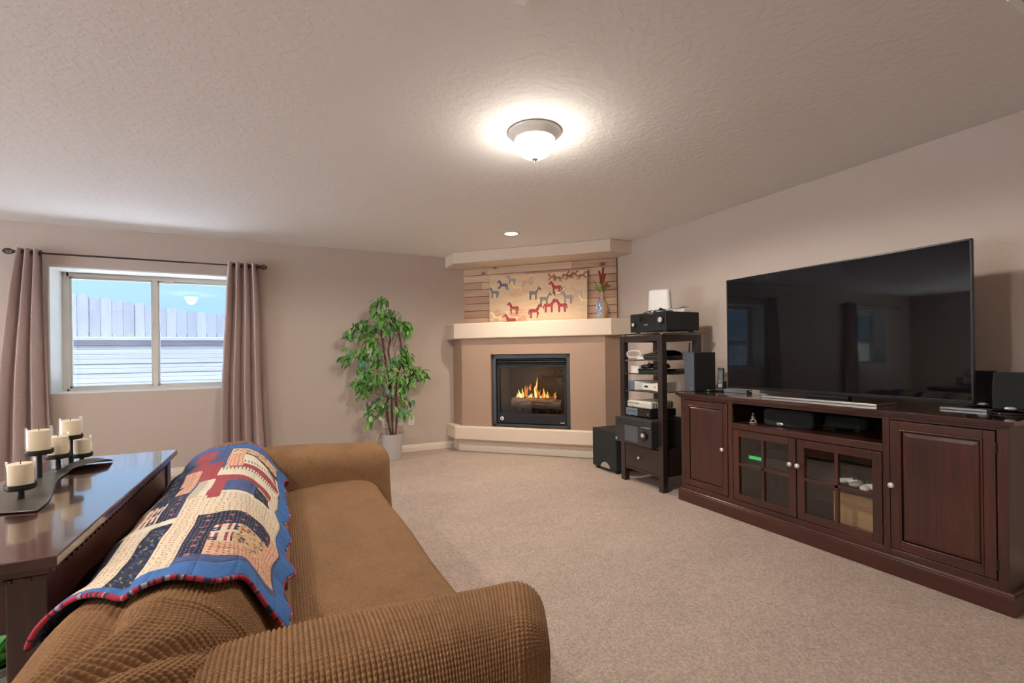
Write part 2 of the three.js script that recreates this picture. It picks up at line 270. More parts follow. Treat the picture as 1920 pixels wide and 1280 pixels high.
register('white ceiling vent in the top right corner of the view', 2.36, 2.76, -0.712, -0.40);

// ------------------------------------------------------------------ corner fireplace
// local frame: s along the diagonal from the left, o outwards into the room
const FA = [1.991, -5.52];
const fw = (s, o) => [FA[0] + s * S2 - o * S2, FA[1] + s * S2 + o * S2];
function footprint(o, xl) { // plan outline: left wall, left return, front, right return, right wall, corner
  const dl = xl, zr = ZB + (XR - xl); const sL = (dl - FA[0] + o * S2) / S2, pL = fw(sL, o), sR = (zr - FA[1] - o * S2) / S2, pR = fw(sR, o);
  return [[xl, ZB], pL, pR, [XR, zr], [XR, ZB]];
}
function prism(pts, y0, y1, bev = 0.012) {
  const c = pts.length, s = new THREE.Shape(); pts.forEach((p, i) => i ? s.lineTo(p[0], -p[1]) : s.moveTo(p[0], -p[1])); s.closePath();
  const g = new THREE.ExtrudeGeometry(s, { depth: y1 - y0 - 2 * bev, bevelEnabled: bev > 0, bevelThickness: bev, bevelSize: bev, bevelOffset: -bev, bevelSegments: 3 });
  g.rotateX(-Math.PI / 2); g.translate(0, y0 + bev, 0); return planar(g);
}
const diag = (g) => { g.rotateY(-Math.PI / 4); g.translate(FA[0], 0, FA[1]); return g; }; // local x = s, z = o
{
  const t = thing('fireplace', 'tan plaster corner fireplace with a cream mantel and cream raised ledge', 'fireplace');
  // body: four blocks round the firebox opening, then the two returns
  const S0 = 0.448, S1 = 1.416, Y0 = 0.318, Y1 = 1.187, OB = 0.07, DB = -0.46;
  const f = footprint(OB, 1.99), pL = f[1], pR = f[2];
  const sOf = (p) => (p[0] - FA[0] + OB * S2) / S2, a = sOf(pL), b = sOf(pR);
  const seg = (s0, s1, y0, y1, o0 = DB) => diag(box(s0, s1, y0, y1, o0, OB, 0));
  const wing = (pts) => prism(pts, 0.30, 1.40, 0);
  const iL = fw(S0, OB), iLb = fw(S0, DB), iR = fw(S1, OB), iRb = fw(S1, DB);
  obj('body', [wing([[1.99, ZB], pL, iL, iLb, [iLb[0], ZB]]), wing([iR, pR, [XR, pR[1]], [XR, iRb[1]], iRb]), seg(S0, S1, Y1, 1.40), seg(S0, S1, 0.30, Y0)], hearthM, t);
  obj('mantel_shelf', prism(footprint(0.12, 1.90), 1.383, 1.570, 0.012), creamM, t);
  obj('hearth_ledge', prism(footprint(0.12, 1.90), 0.153, 0.318, 0.016), creamM, t);
  const base = footprint(0.0, 1.991); obj('plinth', prism(base, 0, 0.17, 0), creamM, t);
  obj('plinth_baseboard', [baseRun(base[1][0], base[1][1], base[0][0], base[0][1]), baseRun(base[2][0], base[2][1], base[1][0], base[1][1]), baseRun(base[3][0], base[3][1], base[2][0], base[2][1])], trimM, t);
}
struct('trim_1', prism(footprint(0.12, 1.90), 2.302, H, 0.010), creamM);
{ // reclaimed plank wall above the mantel
  const g = structGroup('wall_corner'), oF = -0.27, sl = -0.055, sr = 1.915;
  obj('backing', diag(box(sl, sr, 1.57, 2.302, oF - 0.05, oF - 0.018, 0)), blackMatte, g);
  const mats = []; for (let k = 0; k < 6; k++) {
    const c = [[0.84, 0.70, 0.59], [0.80, 0.65, 0.54], [0.88, 0.75, 0.63], [0.78, 0.63, 0.52], [0.85, 0.72, 0.60], [0.82, 0.69, 0.58]][k], r = rng(200 + k), knots = [0, 1, 2].map(() => [r(), r(), 0.012 + 0.012 * r()]);
    mats.push(std({ map: tex(512, 128, 1.2, 0.3, (u, v) => {
      let kk = 0, wv = 0; for (const [x, y, q] of knots) { const dx = (u - x) * 1.2, dy = (v - y) * 0.3, d = Math.hypot(dx * 0.6, dy) / q; kk = Math.max(kk, Math.exp(-d * d * 1.3)); wv += 0.04 * Math.exp(-d * d * 0.18) * Math.sign(dy || 1); }
      const gr = fbm(u, v + wv, 3, 26, 4, 210 + k), st = fbm(u, v + wv, 6, 90, 2, 220 + k), k2 = 0.90 + 0.16 * (gr - 0.3) + 0.08 * (st - 0.5); return [c[0] * k2 * (1 - 0.45 * kk), c[1] * k2 * (1 - 0.58 * kk), c[2] * k2 * (1 - 0.66 * kk)];
    }, true), roughness: 0.75 }));
  }
  const r = rng(31);
  for (let row = 0; row < 8; row++) {
    const y0 = 1.571 + row * 0.0912, cuts = [sl]; let s = sl + 0.25 + 0.75 * r(); while (s < sr - 0.25) { cuts.push(s); s += 0.55 + 0.6 * r(); } cuts.push(sr);
    for (let k = 0; k + 1 < cuts.length; k++) { const dz = 0.004 * r(), b = box(cuts[k] + 0.001, cuts[k + 1] - 0.001, y0 + 0.0028, y0 + 0.0884, oF - 0.02, oF + dz, 0.002, 'X'); const off = r() * 3; const uv = b.attributes.uv; for (let q = 0; q < uv.count; q++) uv.setXY(q, uv.getX(q) + off, uv.getY(q) + off * 0.37); obj('plank', diag(b), mats[Math.floor(r() * 6)], g); }
  }
  obj('end_strip', [diag(box(sr, sr + 0.008, 1.571, 2.302, oF - 0.02, oF + 0.008, 0.001))], cherryDarkM, g);
}
{
  const t = thing('gas_fireplace', 'black metal framed gas fireplace insert with glass front and burning log', 'fireplace insert');
  const D = (g) => diag(g), s0 = 0.462, s1 = 1.412, y0 = 0.322, y1 = 1.183, f = 0.044;
  obj('frame', [box(s0, s0 + f, y0, y1, -0.05, 0.045, 0.004), box(s1 - f, s1, y0, y1, -0.05, 0.045, 0.004), box(s0, s1, y1 - 0.05, y1, -0.05, 0.045, 0.004), box(s0, s1, y0, y0 + 0.032, -0.05, 0.045, 0.004)].map(D), greyMetal, t);
  obj('louvre', [box(s0 + f + 0.008, s1 - f - 0.008, 1.112, 1.126, -0.02, 0.03, 0.005), box(s0 + f + 0.008, s1 - f - 0.008, 1.082, 1.106, -0.02, 0.038, 0.009, undefined, 2), box(s0 + f + 0.008, s1 - f - 0.008, 1.060, 1.076, -0.02, 0.03, 0.005)].map(D), blackMetal, t);
  obj('door_frame', [box(0.515, 0.547, 0.36, 1.055, -0.02, 0.03, 0.004), box(1.335, 1.365, 0.36, 1.055, -0.02, 0.03, 0.004), box(0.515, 1.365, 1.025, 1.055, -0.02, 0.03, 0.004)].map(D), blackMetal, t);
  const lp = obj('lower_panel', [box(0.52, 1.362, 0.362, 0.478, -0.03, 0.024, 0.005)].map(D), blackMetal, t);
  const knob = new THREE.CylinderGeometry(0.022, 0.024, 0.012, 28).toNonIndexed(); knob.rotateX(Math.PI / 2); knob.translate(0.572, 0.417, 0.03); obj('control_dial', [D(knob)], whitePlastic, lp);
  const dial = new THREE.CylinderGeometry(0.008, 0.008, 0.006, 20).toNonIndexed(); dial.rotateX(Math.PI / 2); dial.translate(0.572, 0.417, 0.038); obj('dial_centre', [D(dial)], greyMetal, lp);
  obj('badge', [D(box(1.285, 1.340, 0.377, 0.389, 0.022, 0.027, 0.002))], silverM, lp);
  obj('glass', [D(box(0.545, 1.337, 0.478, 1.027, 0.004, 0.008, 0))], phys({ color: lin(0.86, 0.86, 0.86), transmission: 1, thickness: 0, roughness: 0.0, ior: 1.52 }), t);
  obj('firebox', [box(0.52, 0.535, 0.44, 1.06, -0.40, -0.02, 0), box(1.345, 1.36, 0.44, 1.06, -0.40, -0.02, 0), box(0.52, 1.36, 0.44, 0.455, -0.40, -0.02, 0), box(0.52, 1.36, 1.055, 1.07, -0.40, -0.02, 0), box(0.52, 1.36, 0.44, 1.07, -0.42, -0.40, 0)].map(D), std({ color: lin(0.035, 0.035, 0.033), roughness: 0.8, bumpMap: plasterBump, bumpScale: 0.002 }), t);
  obj('grate', [0.72, 0.85, 0.98, 1.11, 1.22].map((s) => D(box(s, s + 0.016, 0.455, 0.535, -0.24, -0.08, 0.004))), blackMetal, t);
  const barkM = std({ map: tex(256, 256, 0.35, 0.35, (u, v) => { const k = 0.7 + 0.6 * (fbm(u, v, 6, 18, 4, 141) - 0.5); return [0.60 * k, 0.54 * k, 0.49 * k]; }, true), roughness: 0.95, bumpMap: tex(256, 256, 0.35, 0.35, (u, v) => fbm(u, v, 8, 22, 4, 143)), bumpScale: 0.012 });
  const logGeo = (x0, y0, z0, x1, y1, z1, r, sd) => { const L = Math.hypot(x1 - x0, y1 - y0, z1 - z0); const g = new THREE.CylinderGeometry(r, r, L, 28, 24).toNonIndexed(); const p = g.attributes.position; for (let i = 0; i < p.count; i++) { const x = p.getX(i), y = p.getY(i), z = p.getZ(i), a = Math.atan2(z, x), n = vnoise(a * 3 + 20, y * 14 + 20, 999, 999, sd) - 0.5, m = vnoise(a * 8 + 60, y * 40 + 60, 999, 999, sd + 4) - 0.5, q = 1 + 0.28 * n + 0.12 * m; p.setXYZ(i, x * q, y, z * q); } g.computeVertexNormals(); g.applyQuaternion(new THREE.Quaternion().setFromUnitVectors(new THREE.Vector3(0, 1, 0), new THREE.Vector3(x1 - x0, y1 - y0, z1 - z0).normalize())); g.translate((x0 + x1) / 2, (y0 + y1) / 2, (z0 + z1) / 2); return planar(g, 'X'); };
  obj('log', D(logGeo(0.66, 0.600, -0.11, 1.27, 0.580, -0.13, 0.058, 3)), barkM, t);
  obj('log', D(logGeo(0.72, 0.60, -0.24, 1.20, 0.63, -0.22, 0.045, 7)), barkM, t);
  // flames: tapering twisted tongues
  const flM = [std({ color: 0x000000, emissive: lin(1.0, 0.50, 0.10), emissiveIntensity: 1.6 }), std({ color: 0x000000, emissive: lin(1.0, 0.26, 0.03), emissiveIntensity: 0.95 }), std({ color: 0x000000, emissive: lin(1.0, 0.68, 0.28), emissiveIntensity: 1.7 })];
  const r = rng(77);
  const tongues = [[0.735, 0.655, 0.10, 0.015, 2], [0.725, 0.655, 0.055, 0.012, 0], [0.79, 0.655, 0.12, 0.015, 0], [0.815, 0.66, 0.15, 0.018, 1], [0.835, 0.70, 0.10, 0.014, 1], [0.868, 0.74, 0.085, 0.016, 1], [0.88, 0.655, 0.06, 0.010, 2], [0.952, 0.655, 0.25, 0.016, 0], [0.948, 0.655, 0.15, 0.017, 2], [0.965, 0.70, 0.09, 0.020, 1], [0.99, 0.655, 0.10, 0.014, 1], [1.035, 0.655, 0.13, 0.014, 1], [1.055, 0.655, 0.115, 0.013, 0], [1.085, 0.655, 0.085, 0.012, 0], [1.185, 0.65, 0.09, 0.014, 1], [1.178, 0.65, 0.06, 0.012, 0]];
  for (let k = 0; k < 26; k++) tongues.push([0.705 + 0.49 * r(), 0.65, 0.025 + 0.045 * r(), 0.008 + 0.006 * r(), Math.floor(r() * 3)]);
  for (const [s, y, h, w, k] of tongues) {
    const ph = r() * 6, z = -0.13 - 0.05 * r();
    obj('flame', D(grid(10, 14, (u, v) => { const a = u * 2 * Math.PI, e = w * Math.pow(Math.sin(Math.PI * Math.pow(clamp(v, 0.001, 0.999), 0.55)), 0.9) * (1 - 0.35 * v); return [s + Math.cos(a) * e + 0.014 * Math.sin(v * 5 + ph) * v, y + h * v, z + Math.sin(a) * e * 0.6]; })), flM[k], t);
  }
  const l = new THREE.PointLight(lin(1, 0.45, 0.12), 0.28, 0, 2); const [lx, lz] = fw(0.97, -0.09); l.position.set(lx, 0.86, lz); l.castShadow = true; l.shadow.radius = 2; t.add(l);
}

// horse painting standing on the mantel
{
  const t = thing('painting', 'wide tan canvas painting of many red, white and grey horses on the mantel', 'painting');
  const W = 2048, Hh = 1000, cv = document.createElement('canvas'); cv.width = W; cv.height = Hh; const c = cv.getContext('2d');
  c.fillStyle = '#dfc3a0'; c.fillRect(0, 0, W, Hh); const r = rng(404);
  for (let k = 0; k < 900; k++) { const cols = ['#e6cfae', '#d6b48f', '#ead6b8', '#dab794', '#d3a987', '#dfc6a2']; c.globalAlpha = 0.10 + 0.12 * r(); c.fillStyle = cols[Math.floor(r() * 6)]; c.beginPath(); c.ellipse(r() * W, r() * Hh, 40 + 150 * r(), 12 + 40 * r(), (r() - 0.5) * 0.5, 0, 7); c.fill(); }
  for (let k = 0; k < 60; k++) { c.globalAlpha = 0.16; c.fillStyle = '#b86f56'; c.beginPath(); c.ellipse(r() * W * 0.45, Hh * (0.72 + 0.26 * r()), 50 + 60 * r(), 10 + 18 * r(), 0, 0, 7); c.fill(); }
  c.globalAlpha = 1;
  function horse(x, y, w, dir, col, line, pose = 0, mane = line, al = 1) { // x,y = belly centre; w = body length; dir 1 faces right
    c.save(); c.translate(x, y); c.scale(dir * w / 100, w / 100); c.globalAlpha = al; c.fillStyle = col; c.strokeStyle = line; c.lineWidth = 3; c.lineJoin = 'round';
    const legs = pose === 1 ? [[-38, 8, -62, 40, -74, 66], [-30, 10, -34, 42, -52, 64], [30, 8, 50, 34, 66, 44], [36, 6, 62, 22, 72, 34]] : pose === 2 ? [[-38, 8, -44, 40, -42, 72], [-28, 10, -26, 42, -28, 72], [30, 8, 48, 22, 42, 42], [34, 8, 36, 42, 34, 72]] : [[-38, 6, -42, 40, -40, 72], [-29, 10, -28, 42, -30, 72], [28, 10, 28, 42, 27, 72], [36, 6, 38, 42, 37, 72]];
    for (const [a, b, d, e, f, g] of legs) { c.lineCap = 'round'; c.strokeStyle = line; c.lineWidth = 12; c.beginPath(); c.moveTo(a, b); c.lineTo(d, e); c.lineTo(f, g); c.stroke(); c.strokeStyle = col; c.lineWidth = 8; c.beginPath(); c.moveTo(a, b); c.lineTo(d, e); c.lineTo(f, g); c.stroke(); }
    c.strokeStyle = mane; c.lineWidth = 9; c.beginPath(); c.moveTo(-46, -14); c.quadraticCurveTo(-62, -4, -58, 34); c.stroke();
    c.strokeStyle = line; c.lineWidth = 2.6; c.beginPath(); c.moveTo(-46, -16); c.bezierCurveTo(-30, -27, -5, -14, 22, -20); c.bezierCurveTo(36, -34, 44, -56, 58, -70); c.lineTo(62, -78); c.lineTo(67, -68); c.bezierCurveTo(78, -62, 88, -50, 92, -42); c.bezierCurveTo(92, -35, 84, -33, 80, -37); c.bezierCurveTo(72, -44, 66, -46, 62, -44); c.bezierCurveTo(56, -26, 50, -10, 42, 6); c.bezierCurveTo(20, 18, -10, 16, -30, 12); c.bezierCurveTo(-50, 14, -54, -4, -46, -16); c.closePath(); c.fill(); c.stroke();
    c.strokeStyle = mane; c.lineWidth = 7; c.beginPath(); c.moveTo(24, -22); c.bezierCurveTo(36, -36, 44, -56, 57, -70); c.stroke(); c.restore();
  }
  // places in fractions of the canvas
  const P = (fx, fy, fw2, dir, col, line, pose, mane, al) => horse(fx * W, fy * Hh, fw2 * W, dir, col, line, pose, mane, al);
  P(0.15, 0.20, 0.075, -1, '#6d7f93', '#4a5b70', 1, '#3d4f66'); P(0.24, 0.10, 0.07, -1, '#8d98a8', '#77839a', 0, '#6d7890', 0.7); P(0.055, 0.34, 0.075, -1, '#7f97a8', '#5f7a8e', 0, '#5b7c94'); P(0.285, 0.27, 0.08, -1, '#f0d59a', '#c99f62', 1, '#f6e6ba');
  P(0.40, 0.16, 0.07, 1, '#c9a99b', '#a98a80', 1, '#b5948a', 0.65); P(0.44, 0.14, 0.05, 1, '#d0b5a8', '#a98a80', 0, '#e9dccf', 0.6);
  P(0.465, 0.40, 0.085, 1, '#85807d', '#3e3834', 0, '#e8e0d2'); P(0.575, 0.53, 0.085, 1, '#8d8a89', '#3a3431', 0, '#f0e8dc'); P(0.70, 0.31, 0.085, -1, '#b8433d', '#8e2f2b', 0, '#7d2826'); P(0.725, 0.43, 0.075, 1, '#f1e3c4', '#352a20', 0, '#2d241c');
  P(0.815, 0.52, 0.085, -1, '#9b9197', '#8a8087', 0, '#857a85', 0.85); P(0.92, 0.42, 0.08, -1, '#d4bbac', '#b89f92', 0, '#e8dac9', 0.85); P(0.965, 0.60, 0.06, -1, '#f3e0b0', '#cda873', 2, '#faeecb');
  P(0.265, 0.69, 0.082, -1, '#ad3f45', '#4d1f20', 2, '#341617'); P(0.475, 0.77, 0.092, 1, '#a93c44', '#5d1f23', 2, '#421619'); P(0.625, 0.67, 0.088, 1, '#b4474a', '#6f2528', 0, '#552022'); P(0.755, 0.68, 0.085, -1, '#b04048', '#6a2226', 0, '#4a181b');
  P(0.075, 0.87, 0.085, -1, '#f2dcae', '#c99f70', 1, '#fbf0d0'); P(0.23, 0.94, 0.09, -1, '#ab4149', '#7a2a2f', 1, '#6a2328'); P(0.355, 0.90, 0.07, -1, '#d99a86', '#b1654f', 1, '#ecd6c0', 0.8); P(0.13, 0.80, 0.07, -1, '#cf9a78', '#b67c5c', 1, '#c58a68', 0.45);
  for (const [fx, fy] of [[0.66, 0.10], [0.71, 0.12], [0.79, 0.07], [0.83, 0.09], [0.87, 0.07], [0.95, 0.10]]) P(fx, fy, 0.055, fx < 0.75 ? -1 : 1, fx < 0.75 ? '#a9624c' : '#8a5b45', '#5d3a2a', 1, '#6f4330', 0.8);
  const map = new THREE.CanvasTexture(cv); map.colorSpace = THREE.SRGBColorSpace; map.anisotropy = 4;
  // stretched canvas: s 0.335..1.578, leaning on the plank wall
  const s0 = 0.335, s1 = 1.578, y0 = 1.571, y1 = 2.176; const back = box(s0, s1, 0, y1 - y0, 0, 0.032, 0.003); const edgeM = std({ color: lin(0.62, 0.46, 0.31), roughness: 0.9 });
  const lean = (g) => { g.rotateX(-0.055); g.translate(0, y0, -0.222); return diag(g); };
  obj('stretcher', lean(back), edgeM, t);
  const face = new THREE.BoxGeometry(s1 - s0 - 0.004, y1 - y0 - 0.004, 0.002); face.translate((s0 + s1) / 2, (y1 - y0) / 2, 0.0325); obj('canvas', lean(face), std({ map, roughness: 0.8, bumpMap: clothSpeaker.bumpMap, bumpScale: 0.0002 }), t);
}
{ // vase with dried stalks
  const [x, z] = fw(1.765, -0.085);
  const v = thing('vase', 'tan and blue bottle-necked vase standing at the right of the mantel', 'vase', [x, 1.5705, z], 1.38);
  const prof = [[0.001, 0.002], [0.038, 0.002], [0.046, 0.012], [0.060, 0.05], [0.070, 0.095], [0.071, 0.135], [0.063, 0.175], [0.046, 0.205], [0.030, 0.228], [0.022, 0.25], [0.020, 0.28], [0.023, 0.305], [0.028, 0.318], [0.026, 0.320], [0.019, 0.30], [0.017, 0.27]];
  const cv = document.createElement('canvas'); cv.width = 1024; cv.height = 512; const c = cv.getContext('2d'), r = rng(61); c.fillStyle = '#b8926a'; c.fillRect(0, 0, 1024, 512);
  for (let k = 0; k < 500; k++) { c.globalAlpha = 0.2; c.fillStyle = r() < 0.5 ? '#a27a52' : '#cba67c'; c.fillRect(r() * 1024, r() * 512, 30 + 60 * r(), 2 + 5 * r()); }
  c.globalAlpha = 1; for (const cx of [560]) { c.fillStyle = '#8aa0bb'; c.beginPath(); c.ellipse(cx, 330, 150, 150, 0, 0, 7); c.fill(); for (let k = 0; k < 260; k++) { const a = r() * 7, q = Math.sqrt(r()); c.fillStyle = ['#3f5c8a', '#c9d3de', '#5f7ba3', '#a9b7c8', '#e4e2d8', '#2f4672'][Math.floor(r() * 6)]; c.beginPath(); c.ellipse(cx + 140 * q * Math.cos(a), 330 + 140 * q * Math.sin(a), 5 + 10 * r(), 3 + 7 * r(), r() * 3, 0, 7); c.fill(); } }
  const map = new THREE.CanvasTexture(cv); map.colorSpace = THREE.SRGBColorSpace; map.flipY = true;
  obj('vase_body', lathe(prof, 48), phys({ map, roughness: 0.25, clearcoat: 0.6 }), v);
  const b = thing('flower_arrangement', 'dried red stalks with long green blades standing in the mantel vase', 'flowers', [x, 1.5705 + 0.30, z], 0.9);
  const rr = rng(71), redM = std({ color: lin(0.30, 0.055, 0.025), roughness: 0.8 }), grM = [std({ color: lin(0.13, 0.22, 0.04), roughness: 0.6 }), std({ color: lin(0.22, 0.30, 0.08), roughness: 0.6 })];
  for (const [dx, dy, dz] of [[0.035, 0.30, 0.02], [0.02, 0.26, -0.03], [-0.13, 0.20, 0.04], [-0.075, 0.10, 0.06]]) {
    const g = [tube([[0, -0.05, 0], [dx * 0.35, dy * 0.5, dz * 0.3], [dx, dy, dz]], 0.0022, 14, 5)];
    for (let k = 0; k < 46; k++) { const q = 0.42 + 0.58 * k / 46, a = k * 2.4, e = 0.011 * (1.1 - 0.5 * q); g.push(ball(0.0065, dx * q * q + Math.cos(a) * e, dy * q, dz * q * q + Math.sin(a) * e, 1, 1.5, 1, 6)); }
    obj('red_stalk', g, redM, b);
  }
  for (let k = 0; k < 16; k++) { const a = k * 2.4 + rr(), L = 0.13 + 0.08 * rr(), up = 0.5 + 0.5 * rr(); obj('leaf', sheet(2, 10, (u, v2) => { const w = 0.009 * Math.sin(Math.PI * (0.08 + 0.9 * v2)), d = L * v2, h = d * up - 0.9 * (1 - up) * d * d / L * 1.2; return [Math.cos(a) * d * 0.8 - Math.sin(a) * (u - 0.5) * 2 * w, h, Math.sin(a) * d * 0.8 + Math.cos(a) * (u - 0.5) * 2 * w]; }, 0.0008), grM[k % 2], b); }
}

// ------------------------------------------------------------------ curtains and rods
function curtain(label, top, bot, waves, seed, z = ZB + 0.09, group) {
  const t = thing('curtain', label, 'curtain', [0, 0, 0], 0, group), r = rng(seed), jit = [...Array(waves * 2 + 4)].map(() => r() - 0.5);
  const wob = (u) => { const k = Math.floor(u), f = u - k; return lerp(jit[k], jit[k + 1], f * f * (3 - 2 * f)); };
  obj('panel', sheet(waves * 16, 60, (u, v) => {
    const y = lerp(2.182, 0.03, v), spread = Math.pow(v, 0.8), a = u * waves * 2 * Math.PI, phase = a + 0.9 * wob(u * waves * 2) * spread;
    const x = lerp(lerp(top[0], top[1], u), lerp(bot[0], bot[1], u), spread) + 0.010 * Math.sin(2 * a + 1) * spread + 0.012 * Math.sin(v * 5 + seed) * spread, amp = lerp(0.040, 0.062, spread) * (1 + 0.45 * wob(u * waves * 2 + 1) * spread);
    return [x, y, z + amp * Math.sin(phase) + 0.006 * Math.sin(v * 9 + u * 7)];
  }, 0.003, 1.4, 2.15), curtainM, t);
  const rings = []; for (let k = 0; k < waves * 2; k++) { const g = new THREE.TorusGeometry(0.021, 0.004, 8, 20).toNonIndexed(); g.rotateY(Math.PI / 2 + (k % 2 ? 0.5 : -0.5)); g.translate(lerp(top[0], top[1], (k + 0.5) / (waves * 2)), 2.150, z + 0.004); rings.push(g); }
  rings.forEach((g) => obj('grommet', g, bronzeM, t)); return t;
}
curtain('taupe grommet curtain hanging at the left of the window', [-2.085, -1.925], [-2.30, -1.885], 3, 3);
curtain('taupe grommet curtain hanging at the right of the window', [-0.485, -0.205], [-0.585, -0.13], 4, 8);
curtain('taupe curtain at the right of the dining end window', [-4.72, -4.42], [-4.8, -4.36], 4, 12);
function rod(label, x0, x1) {
  const t = thing('curtain_rod', label, 'curtain rod', [0, 2.150, ZB + 0.09]); const mid = (x0 + x1) / 2;
  const bar = (a, b, r) => { const g = new THREE.CylinderGeometry(r, r, b - a, 16).toNonIndexed(); g.rotateZ(Math.PI / 2); g.translate((a + b) / 2, 0, 0); return g; };
  obj('pole', [bar(x0, mid + 0.3, 0.0085), bar(mid + 0.28, x1, 0.0068), bar(mid + 0.27, mid + 0.285, 0.0095)], bronzeM, t);
  for (const [x, s] of [[x0, -1], [x1, 1]]) {
    const g = [bar(Math.min(x, x + s * 0.02), Math.max(x, x + s * 0.02), 0.013), ball(0.008, x + s * 0.085, 0, 0)];
    for (let k = 0; k < 8; k++) { const a = k * Math.PI / 4; const pts = []; for (let q = 0; q <= 8; q++) { const th = Math.PI * q / 8, e = 0.024 * Math.sin(th), b = a + th * 0.5; pts.push([x + s * (0.052 - 0.034 * Math.cos(th)), Math.cos(b) * e, Math.sin(b) * e]); } g.push(tube(pts, 0.0034, 16, 6)); }
    obj('finial', g, bronzeM, t);
    obj('bracket', [tube([[x - s * 0.03, -0.012, 0], [x - s * 0.03, -0.016, -0.05], [x - s * 0.03, -0.01, -0.0885]], 0.005, 14, 8), box(x - s * 0.03 - 0.012, x - s * 0.03 + 0.012, -0.035, 0.03, -0.09, -0.084, 0.002)], bronzeM, t);
  }
}
rod('dark bronze curtain rod with caged ball ends above the window', -2.095, -0.215);
rod('dark bronze curtain rod above the dining end window', -6.4, -4.40);

// ------------------------------------------------------------------ outlets
function outlet(label, x, y) {
  const t = thing('wall_outlet', label, 'outlet', [x, y, ZB]);
  obj('cover_plate', box(-0.036, 0.036, -0.058, 0.058, 0, 0.007, 0.003, undefined, 2), whitePlastic, t);
  for (const dy of [-0.021, 0.021]) { const s = obj('socket', box(-0.017, 0.017, dy - 0.014, dy + 0.014, 0.004, 0.009, 0.004, undefined, 2), std({ color: lin(0.66, 0.63, 0.58), roughness: 0.4 }), t); obj('slot', [box(-0.008, -0.006, dy - 0.004, dy + 0.006, 0.0085, 0.0093, 0), box(0.006, 0.008, dy - 0.004, dy + 0.006, 0.0085, 0.0093, 0)], blackMatte, s); }
}
outlet('white wall outlet behind the ficus trunks with a white cord plugged in', 1.115, 0.375);
outlet('white wall outlet just to the right of the ficus pot', 1.435, 0.385);
tag(obj('power_cord', tube([[1.095, 0.350, ZB + 0.02], [1.085, 0.335, ZB + 0.05], [1.03, 0.25, ZB + 0.045], [0.985, 0.13, ZB + 0.04], [0.965, 0.02, ZB + 0.06], [0.90, 0.005, ZB + 0.12]], 0.004, 40, 8), whiteCordM), 'white power cord hanging from the outlet behind the ficus', 'cord');

